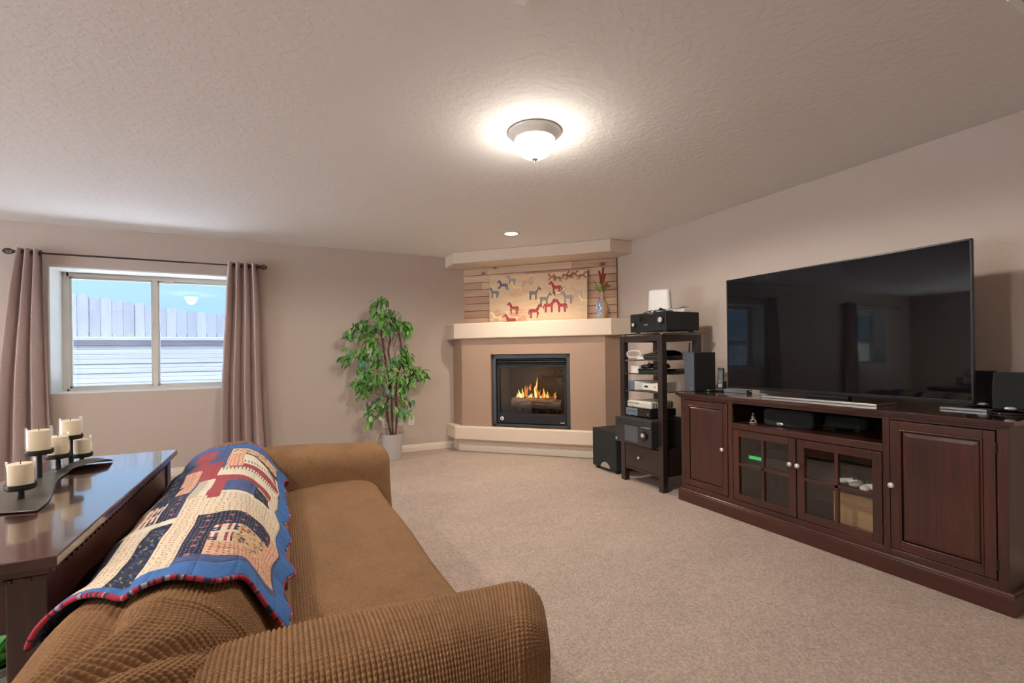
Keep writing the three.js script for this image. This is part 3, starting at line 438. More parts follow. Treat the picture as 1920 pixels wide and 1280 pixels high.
// ------------------------------------------------------------------ ficus
{
  const PX = 1.135, PZ = -5.44;
  const t = thing('ficus_tree', 'tall artificial ficus tree in a pale grey round pot against the wall', 'potted plant', [PX, 0, PZ]);
  obj('pot', lathe([[0.0, 0.001], [0.104, 0.001], [0.107, 0.006], [0.118, 0.285], [0.117, 0.290], [0.111, 0.290], [0.109, 0.255], [0.0, 0.250]], 56), std({ color: lin(0.46, 0.425, 0.40), roughness: 0.55 }), t);
  obj('soil', [cyl(0.109, 0.109, 0.012, 0, 0.255, 0, 32)], std({ color: lin(0.02, 0.016, 0.013), roughness: 1, bumpMap: carpetBump, bumpScale: 0.01 }), t);
  const barkM = std({ map: tex(128, 256, 0.1, 0.4, (u, v) => { const k = 0.75 + 0.5 * (fbm(u, v, 8, 20, 3, 151) - 0.5); return [0.56 * k, 0.40 * k, 0.37 * k]; }, true), roughness: 0.8 });
  const trunks = [[[-0.012, 0.25, 0.01], [-0.04, 0.42, 0.01], [-0.052, 0.62, 0], [-0.03, 0.80, 0.01], [0.0, 1.0, 0.02], [-0.03, 1.25, 0], [0.01, 1.5, 0.01], [-0.01, 1.72, 0]], [[0.012, 0.25, -0.01], [0.005, 0.5, -0.02], [-0.005, 0.8, -0.01], [-0.06, 1.05, 0.03], [-0.09, 1.3, 0.02], [-0.12, 1.55, 0.0]], [[0.035, 0.25, 0.02], [0.05, 0.5, 0.02], [0.045, 0.75, 0.02], [0.07, 0.95, 0.0], [0.12, 1.15, 0.02], [0.09, 1.45, 0.02]], [[0.0, 0.25, 0.03], [-0.03, 0.36, 0.04], [-0.07, 0.48, 0.035], [-0.05, 0.7, 0.03], [-0.02, 0.85, 0.02]]];
  trunks.forEach((p, i) => obj('trunk', tube(p, i === 3 ? 0.006 : 0.011, 60, 8), barkM, t));
  obj('twine', [tube([[-0.05, 0.80, 0.025], [0, 0.802, 0.035], [0.06, 0.80, 0.035]], 0.0025, 12, 6)], whiteCordM, t);
  // leaf: folded along the midrib, tapering to a tip
  const leafGeo = (bend, wide) => sheet(4, 6, (u, v) => { const w = wide * Math.pow(Math.sin(Math.PI * Math.pow(v * 0.96 + 0.02, 0.8)), 0.85), s = (u - 0.5) * 2; return [s * w, -bend * v * v + 0.25 * Math.abs(s) * w, 0.074 * v]; }, 0.0006);
  const leafShapes = [leafGeo(0.014, 0.016), leafGeo(0.03, 0.0185), leafGeo(-0.004, 0.0145)];
  const leafMats = [[0.17, 0.40, 0.07], [0.10, 0.28, 0.06], [0.05, 0.15, 0.05], [0.12, 0.28, 0.17], [0.25, 0.48, 0.09], [0.38, 0.50, 0.30], [0.09, 0.22, 0.14]].map((c) => phys({ color: lin(...c), roughness: 0.42, side: THREE.DoubleSide }));
  // cluster centres in metres from the pot centre: x, height, tilt to front, spread, favoured colours
  const C = [[-0.14, 1.78, 0.06, 3], [-0.165, 1.70, 0.05, 5], [-0.09, 1.83, 0.03, 5], [0.01, 1.68, 0.0, 0], [0.135, 1.555, 0.05, 0], [0.175, 1.47, 0.06, 4], [-0.10, 1.56, 0.13, 3], [-0.035, 1.48, 0.14, 6], [-0.37, 1.515, 0.05, 4], [-0.28, 1.43, 0.1, 3], [-0.44, 1.435, 0.06, 4], [-0.30, 1.55, 0.02, 2], [-0.24, 1.305, 0.1, 5], [-0.325, 1.235, 0.12, 6], [-0.425, 1.23, 0.04, 3], [-0.49, 1.15, 0.0, 0], [-0.20, 1.235, 0.14, 6], [-0.33, 1.15, 0.06, 3], [-0.185, 1.12, 0.05, 2], [-0.325, 1.03, 0.08, 4], [-0.22, 0.99, 0.11, 4], [-0.285, 0.93, 0.07, 0], [-0.155, 0.93, 0.13, 3], [0.135, 1.275, 0.05, 0], [0.155, 1.19, 0.06, 1], [0.03, 1.135, 0.08, 2], [0.19, 1.115, 0.02, 1], [0.16, 1.05, 0.1, 4], [0.305, 1.015, 0.02, 4], [0.365, 0.945, 0.0, 4], [0.19, 0.97, 0.06, 2], [-0.05, 1.035, 0.16, 5], [0.005, 0.94, 0.17, 5], [0.10, 0.90, 0.10, 3], [0.205, 0.893, 0.05, 5], [-0.24, 0.835, 0.05, 6], [-0.085, 0.785, 0.16, 6], [0.12, 0.805, 0.1, 0], [-0.20, 0.70, 0.08, 2], [-0.275, 0.635, 0.05, 2], [-0.175, 0.605, 0.09, 2], [-0.125, 0.635, 0.08, 2], [-0.255, 0.555, 0.06, 0], [-0.22, 0.51, 0.08, 1], [-0.265, 0.47, 0.05, 4], [0.03, 0.635, 0.12, 4], [0.13, 0.68, 0.06, 1], [0.18, 0.64, 0.04, 2], [0.075, 0.55, 0.1, 3], [0.145, 0.535, 0.08, 3], [-0.325, 0.825, 0.03, 1], [-0.32, 0.745, 0.02, 1], [-0.375, 0.90, 0.02, 2], [-0.13, 1.65, 0.10, 3], [0.06, 1.60, -0.03, 1], [-0.2, 1.5, 0.0, 2], [0.08, 1.53, 0.09, 2], [-0.22, 1.36, 0.02, 1]];
  const r = rng(19), rest = []; let made = 0; const Q = new THREE.Quaternion(), Ee = new THREE.Euler(), V = new THREE.Vector3();
  for (const [cx, cy, cz, col] of C) {
    const ty = clamp(cy - 0.18, 0.7, 1.62), tx = cx * 0.15;
    obj('branch', tube([[tx, ty, 0.01], [cx * 0.6, cy + 0.02, cz * 0.6], [cx, cy, cz]], 0.0026, 10, 5), barkM, t);
    const lower = cy < 0.8, n = lower ? 9 : 21;
    for (let k = 0; k < n; k++) {
      const a = r() * 6.283, e = 0.07 * Math.sqrt(r()), yaw = Math.atan2(cx, cz + 0.12) + (r() - 0.5) * 3.2, pitch = 0.15 + 1.25 * r();
      const mat = leafMats[r() < 0.55 ? col : Math.floor(r() * 7)], sc = 0.8 + 0.5 * r();
      Ee.set(pitch, yaw, (r() - 0.5) * 1.2, 'YXZ'); Q.setFromEuler(Ee); V.set(cx + Math.cos(a) * e, cy + (r() - 0.5) * 0.09, cz + Math.sin(a) * e);
      const g = leafShapes[Math.floor(r() * 3)];
      if (made < 300 && (k < 6)) { const m = new THREE.Mesh(g, mat); m.name = 'leaf'; m.position.copy(V); m.quaternion.copy(Q); m.scale.setScalar(sc); m.castShadow = m.receiveShadow = true; t.add(m); made++; }
      else rest.push([mat, g.clone().applyMatrix4(new THREE.Matrix4().compose(V.clone(), Q.clone(), new THREE.Vector3(sc, sc, sc)))]);
    }
  }
  const all = obj('foliage', rest.filter(([m]) => leafMats.indexOf(m) % 2 === 0).map((q) => q[1]), leafMats[1], t); all.userData.kind = 'stuff';
  const two = obj('foliage', rest.filter(([m]) => leafMats.indexOf(m) % 2 === 1).map((q) => q[1]), leafMats[0], t); two.userData.kind = 'stuff';
}

// ------------------------------------------------------------------ sofa
const curve2 = (pts) => new THREE.CatmullRomCurve3(pts.map(([a, b]) => new THREE.Vector3(a, b, 0)), false, 'centripetal');
const waffle = (a, b) => { const P = 0.0095, f = (t, w) => { const q = Math.abs(t / P - Math.round(t / P)) * 2; return smooth(1, 1 - w, q); }; return f(a, 0.62) * (0.35 + 0.65 * f(b, 0.55)); }; // 1 on a pad, 0 in a groove
const slipFlatM = phys({ map: slipMap, roughness: 0.92, sheen: 0.15, sheenRoughness: 0.5, sheenColor: lin(0.5, 0.38, 0.26) });
const backCurve = curve2([[0.06, 0.36], [0.02, 0.435], [-0.02, 0.50], [-0.06, 0.578], [-0.11, 0.655], [-0.165, 0.697], [-0.24, 0.703], [-0.32, 0.690], [-0.39, 0.660], [-0.428, 0.60], [-0.436, 0.45], [-0.425, 0.2], [-0.415, 0.03]]);
const backLen = backCurve.getLength();
const backTab = [...Array(201)].map((_, i) => { const p = backCurve.getPointAt(i / 200), t = backCurve.getTangentAt(i / 200); return [p.x, p.y, t.y * -1, t.x]; }); // n = outward: (-(-ty)...)
const SZ0 = -3.22, SZ1 = -0.72;
function backPoint(z, t, off = 0) { // t 0 at the seat, 1 at the floor behind
  const f = clamp(t) * 200, k = Math.min(199, Math.floor(f)), w = f - k, A = backTab[k], B = backTab[k + 1];
  let x = lerp(A[0], B[0], w), y = lerp(A[1], B[1], w), nx = lerp(A[2], B[2], w), ny = lerp(A[3], B[3], w); nx = -nx; ny = -ny;
  const n = Math.hypot(nx, ny); nx /= n; ny /= n;
  const near = smooth(-1.45, -1.05, z), rear = smooth(0.25, 0.5, t);
  y += 0.012 * near * rear * smooth(0.1, 0.35, t) * (1 - smooth(0.7, 0.95, t));
  x -= 0.09 * smooth(-1.06, -0.84, z) * smooth(0.02, 0.12, t) * (1 - smooth(0.36, 0.5, t));
  // sag in the middle, rounded ends
  y += (-0.012 * Math.sin(Math.PI * clamp((z - SZ0) / (SZ1 - SZ0)))) * smooth(0.1, 0.35, t) * (1 - smooth(0.7, 0.95, t));
  const e1 = clamp((z - (SZ1 - 0.11)) / 0.11), e0 = clamp(((SZ0 + 0.13) - z) / 0.13); const ins = 0.11 * (1 - Math.sqrt(1 - Math.min(1, e1 * e1))) + 0.13 * (1 - Math.sqrt(1 - Math.min(1, e0 * e0)));
  // folds of the loose cover
  let wv = 0; const ridge = (zc, tc, dz, dt, L, W, a) => { const u = (z - zc) / 0.5 * 1, q = (t - tc), al = u * dz + q * dt, ac = -u * dt + q * dz; wv += a * Math.exp(-(al * al) / (L * L) - (ac * ac) / (W * W)); };
  ridge(-1.02, 0.415, 1, 0, 0.42, 0.016, -0.026); ridge(-1.00, 0.375, 1, 0.05, 0.45, 0.022, 0.014); ridge(-1.02, 0.455, 1, -0.04, 0.45, 0.020, 0.012); ridge(-0.93, 0.34, 0.93, 0.36, 0.30, 0.020, -0.018); ridge(-0.90, 0.30, 0.93, 0.36, 0.30, 0.024, 0.012); ridge(-0.88, 0.50, 0.96, -0.25, 0.35, 0.018, -0.012); ridge(-1.12, 0.27, 0.2, 0.98, 0.12, 0.03, 0.010);
  wv += 0.006 * Math.sin(z * 13 + t * 9) * Math.sin(t * 11 + z * 3) * smooth(0.05, 0.2, t);
  const d = off + wv - ins; return [x + nx * d, y + ny * d, z];
}
const sofa = thing('sofa', 'brown slipcovered sofa with rolled arms and a quilt over its back', 'sofa');
{
  const ZK = -1.42; // nearer than this the knit is geometry, the rest lies under the quilt or far off
  obj('backrest', grid(200, 120, (u, v) => { const z = lerp(SZ0, ZK, u), p = backPoint(z, v); p.push(z, v * backLen); return p; }), slipM, sofa);
  obj('backrest_cover', grid(420, 760, (u, v) => { const z = lerp(ZK, SZ1, u), p = backPoint(z, v, -0.0044 * (1 - waffle(z, v * backLen))); p.push(z, v * backLen); return p; }), slipFlatM, sofa);
  obj('backrest_end', grid(4, 40, (u, v) => { const p = backPoint(SZ1, v); return [lerp(p[0], -0.2, u), p[1], SZ1, p[0], p[1]]; }), slipM, sofa);
  const seatCurve = curve2([[-0.04, 0.40], [0.03, 0.437], [0.15, 0.452], [0.30, 0.456], [0.42, 0.450], [0.485, 0.425], [0.512, 0.375], [0.512, 0.25], [0.505, 0.03]]), sl = seatCurve.getLength();
  const tab = [...Array(101)].map((_, i) => seatCurve.getPointAt(i / 100));
  obj('seat', grid(160, 100, (u, v) => { const z = lerp(-2.98, -1.02, u), p = tab[Math.round(v * 100)], e = Math.sin(Math.PI * u); const edge = smooth(0, 0.08, u) * (1 - smooth(0.92, 1, u)); return [p.x + 0.006 * Math.sin(z * 9 + 1) * smooth(0.5, 0.8, v) - 0.010 * (1 - edge) * v, p.y - 0.018 * (1 - edge) + 0.004 * e + 0.003 * Math.sin(z * 7 + p.x * 8), z, z, v * sl]; }), slipM, sofa);
  obj('base', box(-0.34, 0.48, 0.015, 0.36, SZ0 + 0.06, -0.86, 0.02), slipM, sofa);
  function arm(zc, hw, Hh, face, taper = 0) { // face: +1 when the outer side looks to +z
    const R = 0.105, side = Hh - R - 0.03, arc = R * Math.PI / 2, top = 2 * (hw - R), L = 2 * side + 2 * arc + top, x0 = taper > 0 ? -0.23 : -0.34, x1 = 0.605, r = 0.10;
    const prof = (t) => { let d = t * L; if (d < side) return [hw, 0.03 + d, 1, 0]; d -= side; if (d < arc) { const a = d / R; return [hw - R + R * Math.cos(a), Hh - R + R * Math.sin(a), Math.cos(a), Math.sin(a)]; } d -= arc; if (d < top) return [hw - R - d, Hh, 0, 1]; d -= top; if (d < arc) { const a = Math.PI / 2 + d / R; return [-(hw - R) + R * Math.cos(a), Hh - R + R * Math.sin(a), Math.cos(a), Math.sin(a)]; } d -= arc; return [-hw, Hh - R - d, -1, 0]; };
    const body = 0.88;
    const at = (u, v, disp = 0) => {
      const q = prof(v); let x, z, y, ins = 0, k = 1;
      if (u < body) x = lerp(x0, x1 - r, u / body); else { const e = clamp((u - body) / (1 - body) / 0.7); if (e < 1) { x = x1 - r + r * Math.sin(e * Math.PI / 2); ins = r * (1 - Math.cos(e * Math.PI / 2)); } else { x = x1; ins = r; k = 1 - clamp(((u - body) / (1 - body) - 0.7) / 0.3); } }
      const bulge = 0.010 * Math.sin(x * 7 + 1) * Math.max(0, q[3]) + 0.012 * q[3] * Math.max(0, 1 - Math.abs(q[0]) / hw) - ins + disp;
      z = (q[0] + q[2] * bulge) * k; y = q[1] + q[3] * bulge + 0.012 * smooth(0.3, -0.3, x) * q[3]; const lean = 0.020 * smooth(0.5, 0, y) * smooth(0.2, 0.6, x); // skirt flares forward
      const zz = zc + face * z; return [x + lean - taper * clamp((z + hw * 0.6) / hw, 0, 2) * smooth(0.15, 0.6, x), y, zz, x, v * L];
    };
    const knit = taper > 0; // the near arm shows its waffle cells: raised pads between sunk grooves
    obj('arm', grid(knit ? 640 : 150, knit ? 640 : 110, (u, v) => at(u, v, knit ? -0.0048 * (1 - waffle(u < body ? lerp(x0, x1 - r, u / body) : x1 - r + (u - body) / (1 - body) * 0.16, v * L)) : 0)), knit ? slipFlatM : slipM, sofa);
    if (knit) obj('seam_piping', tube([[0.70, 0.365], [0.76, 0.36], [0.82, 0.345], [0.87, 0.325], [0.91, 0.30], [0.94, 0.27], [0.955, 0.22]].map(([u, v]) => at(u, v, 0.003).slice(0, 3)), 0.006, 60, 8), slipM, sofa);
  }
  arm(-0.962, 0.158, 0.625, 1, 0.075); arm(-3.055, 0.165, 0.632, -1);
}
// patchwork quilt laid along the back
{
  const t = thing('quilt', 'red, white and blue patchwork quilt with blue border draped along the sofa back', 'quilt');
  const W = 2048, Hh = 1024, cv = document.createElement('canvas'); cv.width = W; cv.height = Hh; const c = cv.getContext('2d'), r = rng(505); // x along the sofa (0 near), y across (0 front hem)
  const NAVY = '#262c47', CREAM = '#e3d3b8', PEACH = '#e0b193', RED = '#a64a50', BLUE = '#3f70b0', SLATE = '#4c5b86', PALE = '#d9cbb9';
  const star = (x, y, s, col) => { c.fillStyle = col; c.beginPath(); for (let k = 0; k < 10; k++) { const a = k * Math.PI / 5 - 1.57, q = k % 2 ? s * 0.42 : s; c.lineTo(x + q * Math.cos(a), y + q * Math.sin(a)); } c.fill(); };
  function patch(x, y, w, h, kind) {
    c.save(); c.beginPath(); c.rect(x, y, w, h); c.clip();
    const fill = (col) => { c.fillStyle = col; c.fillRect(x, y, w, h); }, dots = (col, step, s, shape) => { for (let j = 0, yy = y + step / 2; yy < y + h + step; yy += step, j++) for (let xx = x + (j % 2 ? step / 2 : 0); xx < x + w + step; xx += step) { const jx = xx + (r() - 0.5) * step * 0.3, jy = yy + (r() - 0.5) * step * 0.3; if (shape) star(jx, jy, s, col); else { c.fillStyle = col; c.beginPath(); c.arc(jx, jy, s, 0, 7); c.fill(); } } };
    if (kind === 'stars') { fill(NAVY); dots('#d8cfc4', 13, 1.8); dots('#c4787a', 58, 13, true); }
    else if (kind === 'camo') { fill('#252d44'); for (let k = 0; k < w * h / 380; k++) { c.fillStyle = ['#3c4763', '#8d8467', '#1d2236', '#59658a'][Math.floor(r() * 4)]; c.beginPath(); c.ellipse(x + r() * w, y + r() * h, 4 + 12 * r(), 2 + 3 * r(), r() * 0.8, 0, 7); c.fill(); } }
    else if (kind === 'creamred') { fill(CREAM); dots('#a9564f', 20, 3.2); }
    else if (kind === 'creamblack') { fill(CREAM); dots('#2c2c38', 21, 4.6, true); }
    else if (kind === 'peach') { fill(PEACH); dots('#9c4440', 17, 3.6); dots('#e9cdb2', 23, 3); }
    else if (kind === 'red') { fill(RED); for (let k = 0; k < 60; k++) { c.globalAlpha = 0.15; c.fillStyle = '#7d3038'; c.fillRect(x + r() * w, y + r() * h, 20, 3); } }
    else if (kind === 'slate') { fill(SLATE); for (let k = 0; k < w * h / 500; k++) { c.globalAlpha = 0.5; c.strokeStyle = '#7c8bb5'; c.lineWidth = 2; c.beginPath(); c.arc(x + r() * w, y + r() * h, 3 + 7 * r(), r() * 6, r() * 6 + 3); c.stroke(); } }
    else if (kind === 'white') fill('#e6dcc6');
    else if (kind === 'ticks') { fill('#e3d8c2'); c.fillStyle = '#4a4a58'; if (w < h) for (let yy = y + 6; yy < y + h; yy += 17) c.fillRect(x + w * 0.45, yy, w * 0.55, 5); else for (let xx = x + 6; xx < x + w; xx += 17) c.fillRect(xx, y + h * 0.45, 5, h * 0.55); }
    else if (kind === 'floral') { fill('#dcb890'); for (let k = 0; k < w * h / 420; k++) { c.fillStyle = ['#b5603a', '#5d6678', '#c98a5c', '#4b4f5c', '#e6d2b0'][Math.floor(r() * 5)]; star(x + r() * w, y + r() * h, 6 + 9 * r(), c.fillStyle); } }
    else if (kind === 'flags') { fill('#e2d6bd'); const fw3 = Math.min(82, w * 0.8); for (let yy = y + 8; yy < y + h; yy += 70) for (let xx = x + 8; xx < x + w; xx += fw3 + 20) { for (let k = 0; k < 5; k++) { c.fillStyle = k % 2 ? '#e6d8c4' : '#a54c50'; c.fillRect(xx, yy + k * 10, fw3, 10); } c.fillStyle = '#2c3452'; c.fillRect(xx, yy, fw3 * 0.45, 28); star(xx + fw3 * 0.22, yy + 14, 9, '#ddd'); } }
    c.restore();
  }
  c.fillStyle = BLUE; c.fillRect(0, 0, W, Hh);
  for (let k = 0; k < 2600; k++) { c.globalAlpha = 0.16; c.fillStyle = r() < 0.5 ? '#2f5c9e' : '#5b8bc6'; c.beginPath(); c.arc(r() * W, r() * Hh, 4 + 9 * r(), 0, 7); c.fill(); } c.globalAlpha = 1;
  // log-cabin blocks; x grows away from the near hem
  const P = (u0, u1, v0, v1, kind) => patch(u0 * W, v0 * Hh, (u1 - u0) * W, (v1 - v0) * Hh, kind); // u from the near hem, v from the front hem
  P(0.05, 0.95, 0.09, 0.95, 'slate');
  // front half: log-cabin blocks
  P(0.075, 0.94, 0.11, 0.46, 'creamred');
  P(0.075, 0.13, 0.11, 0.42, 'peach'); P(0.13, 0.30, 0.11, 0.185, 'peach'); P(0.075, 0.28, 0.40, 0.465, 'stars'); P(0.215, 0.28, 0.17, 0.465, 'stars'); P(0.13, 0.215, 0.30, 0.40, 'flags'); P(0.12, 0.215, 0.185, 0.32, 'floral'); P(0.13, 0.17, 0.25, 0.33, 'floral');
  P(0.28, 0.335, 0.11, 0.465, 'creamred'); P(0.335, 0.42, 0.11, 0.465, 'creamblack'); P(0.27, 0.62, 0.10, 0.165, 'creamblack'); P(0.42, 0.455, 0.165, 0.44, 'white');
  P(0.44, 0.535, 0.27, 0.42, 'slate'); P(0.43, 0.52, 0.175, 0.28, 'camo'); P(0.38, 0.58, 0.42, 0.475, 'red'); P(0.535, 0.58, 0.165, 0.475, 'red'); P(0.58, 0.62, 0.165, 0.475, 'white'); P(0.62, 0.665, 0.12, 0.475, 'ticks');
  P(0.665, 0.71, 0.12, 0.44, 'red'); P(0.71, 0.745, 0.15, 0.40, 'ticks'); P(0.745, 0.82, 0.17, 0.38, 'white'); P(0.68, 0.84, 0.38, 0.46, 'peach'); P(0.72, 0.80, 0.11, 0.17, 'red'); P(0.80, 0.90, 0.11, 0.20, 'stars'); P(0.82, 0.86, 0.20, 0.38, 'camo'); P(0.86, 0.94, 0.11, 0.45, 'floral'); P(0.70, 0.78, 0.10, 0.13, 'white');
  // rear half: strips running along the sofa
  P(0.04, 0.40, 0.465, 0.545, 'creamred'); P(0.40, 0.56, 0.475, 0.55, 'ticks'); P(0.56, 0.74, 0.475, 0.56, 'red'); P(0.74, 0.94, 0.46, 0.54, 'slate');
  P(0.02, 0.27, 0.545, 0.615, 'camo'); P(0.27, 0.30, 0.545, 0.76, 'white'); P(0.30, 0.47, 0.55, 0.62, 'stars'); P(0.47, 0.66, 0.56, 0.64, 'peach'); P(0.66, 0.80, 0.56, 0.62, 'red'); P(0.80, 0.94, 0.54, 0.66, 'red');
  P(0.02, 0.27, 0.615, 0.70, 'creamred'); P(0.30, 0.42, 0.62, 0.70, 'flags'); P(0.42, 0.56, 0.62, 0.69, 'camo'); P(0.56, 0.80, 0.64, 0.74, 'camo'); P(0.02, 0.27, 0.70, 0.76, 'stars'); P(0.30, 0.56, 0.70, 0.78, 'peach'); P(0.02, 0.94, 0.78, 0.93, 'camo'); P(0.40, 0.60, 0.78, 0.86, 'creamblack'); P(0.66, 0.9, 0.74, 0.85, 'creamred');
  const map = new THREE.CanvasTexture(cv); map.colorSpace = THREE.SRGBColorSpace; map.flipY = false; map.anisotropy = 8;
  const quiltBump = tex(512, 512, 0.25, 0.5, (u, v) => 0.7 * Math.min(1, 1.6 * Math.abs(Math.sin(Math.PI * u * 5)) ** 0.5) * Math.min(1, 1.6 * Math.abs(Math.sin(Math.PI * v * 5)) ** 0.5) + 0.3 * fbm(u, v, 20, 20, 3, 161));
  const mat = std({ map, roughness: 0.9, bumpMap: quiltBump, bumpScale: 0.006 });
  const zn = -1.275, zf = -2.90;
  const rearHem = (u) => lerp(0.558, 0.655, smooth(0, 0.30, u));
  const q = (u, v, extra = 0) => { // u 0 near .. 1 far, v 0 front .. 1 rear
    const z0 = lerp(zn + 0.11 * smooth(0.30, 0.45, v) * (1 - smooth(0.62, 0.9, v)), zf, u) + (u < 0.5 ? 1 : -0.4) * 0.020 * Math.sin(v * 8 + 1) * (1 - smooth(0, 0.35, Math.min(u, 1 - u)));
    const t = lerp(0.115, rearHem(u), v) + (0.012 * Math.sin(u * 17) + 0.010 * Math.sin(u * 41 + 1)) * (1 - v) ** 5;
    const curl = 0.010 * smooth(0.78, 1, v) * (1 - smooth(0, 0.10, u)) + 0.018 * smooth(0.2, 0, v) * (0.5 + 0.5 * Math.sin(u * 34)) + 0.004 * Math.sin(u * 40) * Math.sin(v * 23);
    return backPoint(z0, t, 0.020 + Math.max(0, curl) + extra);
  };
  obj('patchwork', sheet(180, 90, (u, v) => { const p = q(u, v, 0.004); p.push(u, v * (rearHem(u) - 0.115) / 0.54); return p; }, 0.009), mat, t);
  const bindM = std({ map: tex(512, 64, 1, 1, (u, v) => { const k = hash(Math.floor(u * 150), 3, 7); return k < 0.66 ? [0.69 + 0.06 * k, 0.21, 0.29] : k < 0.87 ? [0.19, 0.22, 0.33] : [0.66, 0.62, 0.66]; }, true), roughness: 0.9 });
  const rim = (f, n) => { const g = tube([...Array(n + 1)].map((_, i) => f(i / n)), 0.0055, n * 2, 8); return g; };
  obj('binding', [rim((k) => q(0, k), 70), rim((k) => q(1, k), 70), rim((k) => q(k, 0), 120), rim((k) => q(k, 1), 120)], bindM, t);
}

// ------------------------------------------------------------------ table behind the sofa
{
  const t = thing('sofa_table', 'glossy dark cherry wood table behind the sofa, carrying the candle stand', 'table');
  const x0 = -0.904, x1 = -0.448, z0 = -2.70, z1 = -1.37, y = 0.75;
  const rect = (e) => [[x0 - e, z0 - e], [x0 - e, z1 + e], [x1 + e, z1 + e], [x1 + e, z0 - e]];
  const slab = (e, ya, yb, bev) => { const g = prism(rect(e), ya, yb, bev); const p = g.attributes.position, uv = g.attributes.uv, n = g.attributes.normal; for (let i = 0; i < p.count; i++) { const side = Math.abs(n.getX(i)) > 0.7; uv.setXY(i, Math.abs(n.getZ(i)) > 0.7 ? p.getX(i) : p.getZ(i), side || Math.abs(n.getZ(i)) > 0.7 ? p.getY(i) : p.getX(i)); } return g; };
  obj('tabletop', slab(0, y - 0.026, y, 0.004), cherryTopM, t);
  obj('moulding', [slab(-0.010, y - 0.034, y - 0.024, 0.003), slab(-0.020, y - 0.044, y - 0.032, 0.004)], cherryM, t);
  const dent = []; for (let z = z0 + 0.04; z < z1 - 0.02; z += 0.032) dent.push(box(x1 - 0.027, x1 - 0.021, y - 0.054, y - 0.046, z, z + 0.014, 0)); for (let x = x0 + 0.04; x < x1 - 0.02; x += 0.032) dent.push(box(x, x + 0.014, y - 0.054, y - 0.046, z1 - 0.027, z1 - 0.021, 0));
  obj('dentil_trim', dent, cherryDarkM, t);
  obj('apron', [box(x1 - 0.045, x1 - 0.028, 0.30, y - 0.044, z0 + 0.10, z1 - 0.06, 0.002, 'Z'), box(x0 + 0.028, x0 + 0.045, 0.58, y - 0.044, z0 + 0.06, z1 - 0.06, 0.002, 'Z'), box(x0 + 0.06, x1 - 0.06, 0.585, y - 0.044, z1 - 0.048, z1 - 0.030, 0.002, 'X'), box(x0 + 0.06, x1 - 0.06, 0.585, y - 0.044, z0 + 0.030, z0 + 0.048, 0.002, 'X')], cherryM, t);
  for (const [lx, lz] of [[x1 - 0.094, z1 - 0.096], [x0 + 0.022, z1 - 0.096], [x1 - 0.094, z0 + 0.024], [x0 + 0.022, z0 + 0.024]]) obj('leg', box(lx, lx + 0.072, 0, y - 0.044, lz, lz + 0.072, 0.005, 'Y', 2), cherryM, t);
}
{ // candle stand: bowed metal strip with five stemmed cups
  const t = thing('candle_stand', 'dark metal candle stand with five stemmed cups on the cherry table', 'candle holder');
  const ironM = std({ color: lin(0.045, 0.045, 0.042), roughness: 0.38, metalness: 0.65 }), stripM = std({ color: lin(0.17, 0.165, 0.145), roughness: 0.28, metalness: 0.6 });
  obj('base_strip', sheet(40, 90, (u, v) => { const z = lerp(-1.79, -2.52, v) - 0.05 * (1 - u) * (1 - v), xr = lerp(-0.628, -0.728, smooth(0, 0.72, v)) + 0.085 * smooth(0.76, 0.92, v), xl = lerp(-0.835, -0.80, v); const hump = Math.sin(Math.PI * clamp((v - 0.74) / 0.26)); return [lerp(xl, xr, u), 0.7565 + 0.030 * hump * smooth(0.35, 0.7, u) * (1 - 0.35 * smooth(0.8, 1, u)), z]; }, 0.004), stripM, t);
  const waxM = phys({ color: lin(0.80, 0.68, 0.50), roughness: 0.5, sheen: 0.2 }), cupGlass = phys({ color: 0xffffff, transmission: 1, thickness: 0, roughness: 0.0, ior: 1.48, side: THREE.DoubleSide });
  const cups = [[-0.718, -1.947, 0.793, 0.030, 0.072], [-0.786, -2.265, 0.848, 0.033, 0.080], [-0.772, -2.380, 0.811, 0.031, 0.076], [-0.755, -2.445, 0.872, 0.032, 0.068], [-0.742, -2.515, 0.786, 0.029, 0.066]];
  const words = ['ivory pillar candle nearest the viewer, lowest and front of the stand', 'ivory pillar candle on the tall stem left of the others', 'ivory pillar candle half hidden behind the tall left candle', 'ivory pillar candle standing highest at the back of the stand', 'small ivory pillar candle at the right end, nearest the window wall'];
  cups.forEach(([x, z, y, r, h], i) => {
    obj('stem', [cyl(0.0075, 0.0085, y - 0.760, x, (y + 0.760) / 2 - 0.001, z, 20)], ironM, t);
    obj('plate', [lathe([[0.001, -0.005], [r + 0.002, -0.005], [r + 0.0062, 0.0], [r + 0.0062, 0.013], [r + 0.0045, 0.013], [r + 0.0042, 0.003], [0.001, 0.003]], 48).translate(x, y, z)], ironM, t);
    obj('glass_cup', [lathe([[r + 0.0035, 0.004], [r + 0.0035, h * 0.5], [r + 0.0035, h + 0.014]], 48).translate(x, y, z)], cupGlass, t);
    const cdl = thing('candle', words[i], 'candle', [x, y + 0.0035, z], 0, 'ivory candles in the candle stand');
    obj('wax', lathe([[0.001, 0], [r - 0.004, 0], [r - 0.001, 0.003], [r - 0.001, h - 0.004], [r - 0.004, h], [r * 0.6, h - 0.002], [0.001, h - 0.004]], 44), waxM, cdl);
    obj('wick', [cyl(0.0011, 0.0011, 0.012, 0, h + 0.001, 0, 8)], blackMatte, cdl);
  });
}
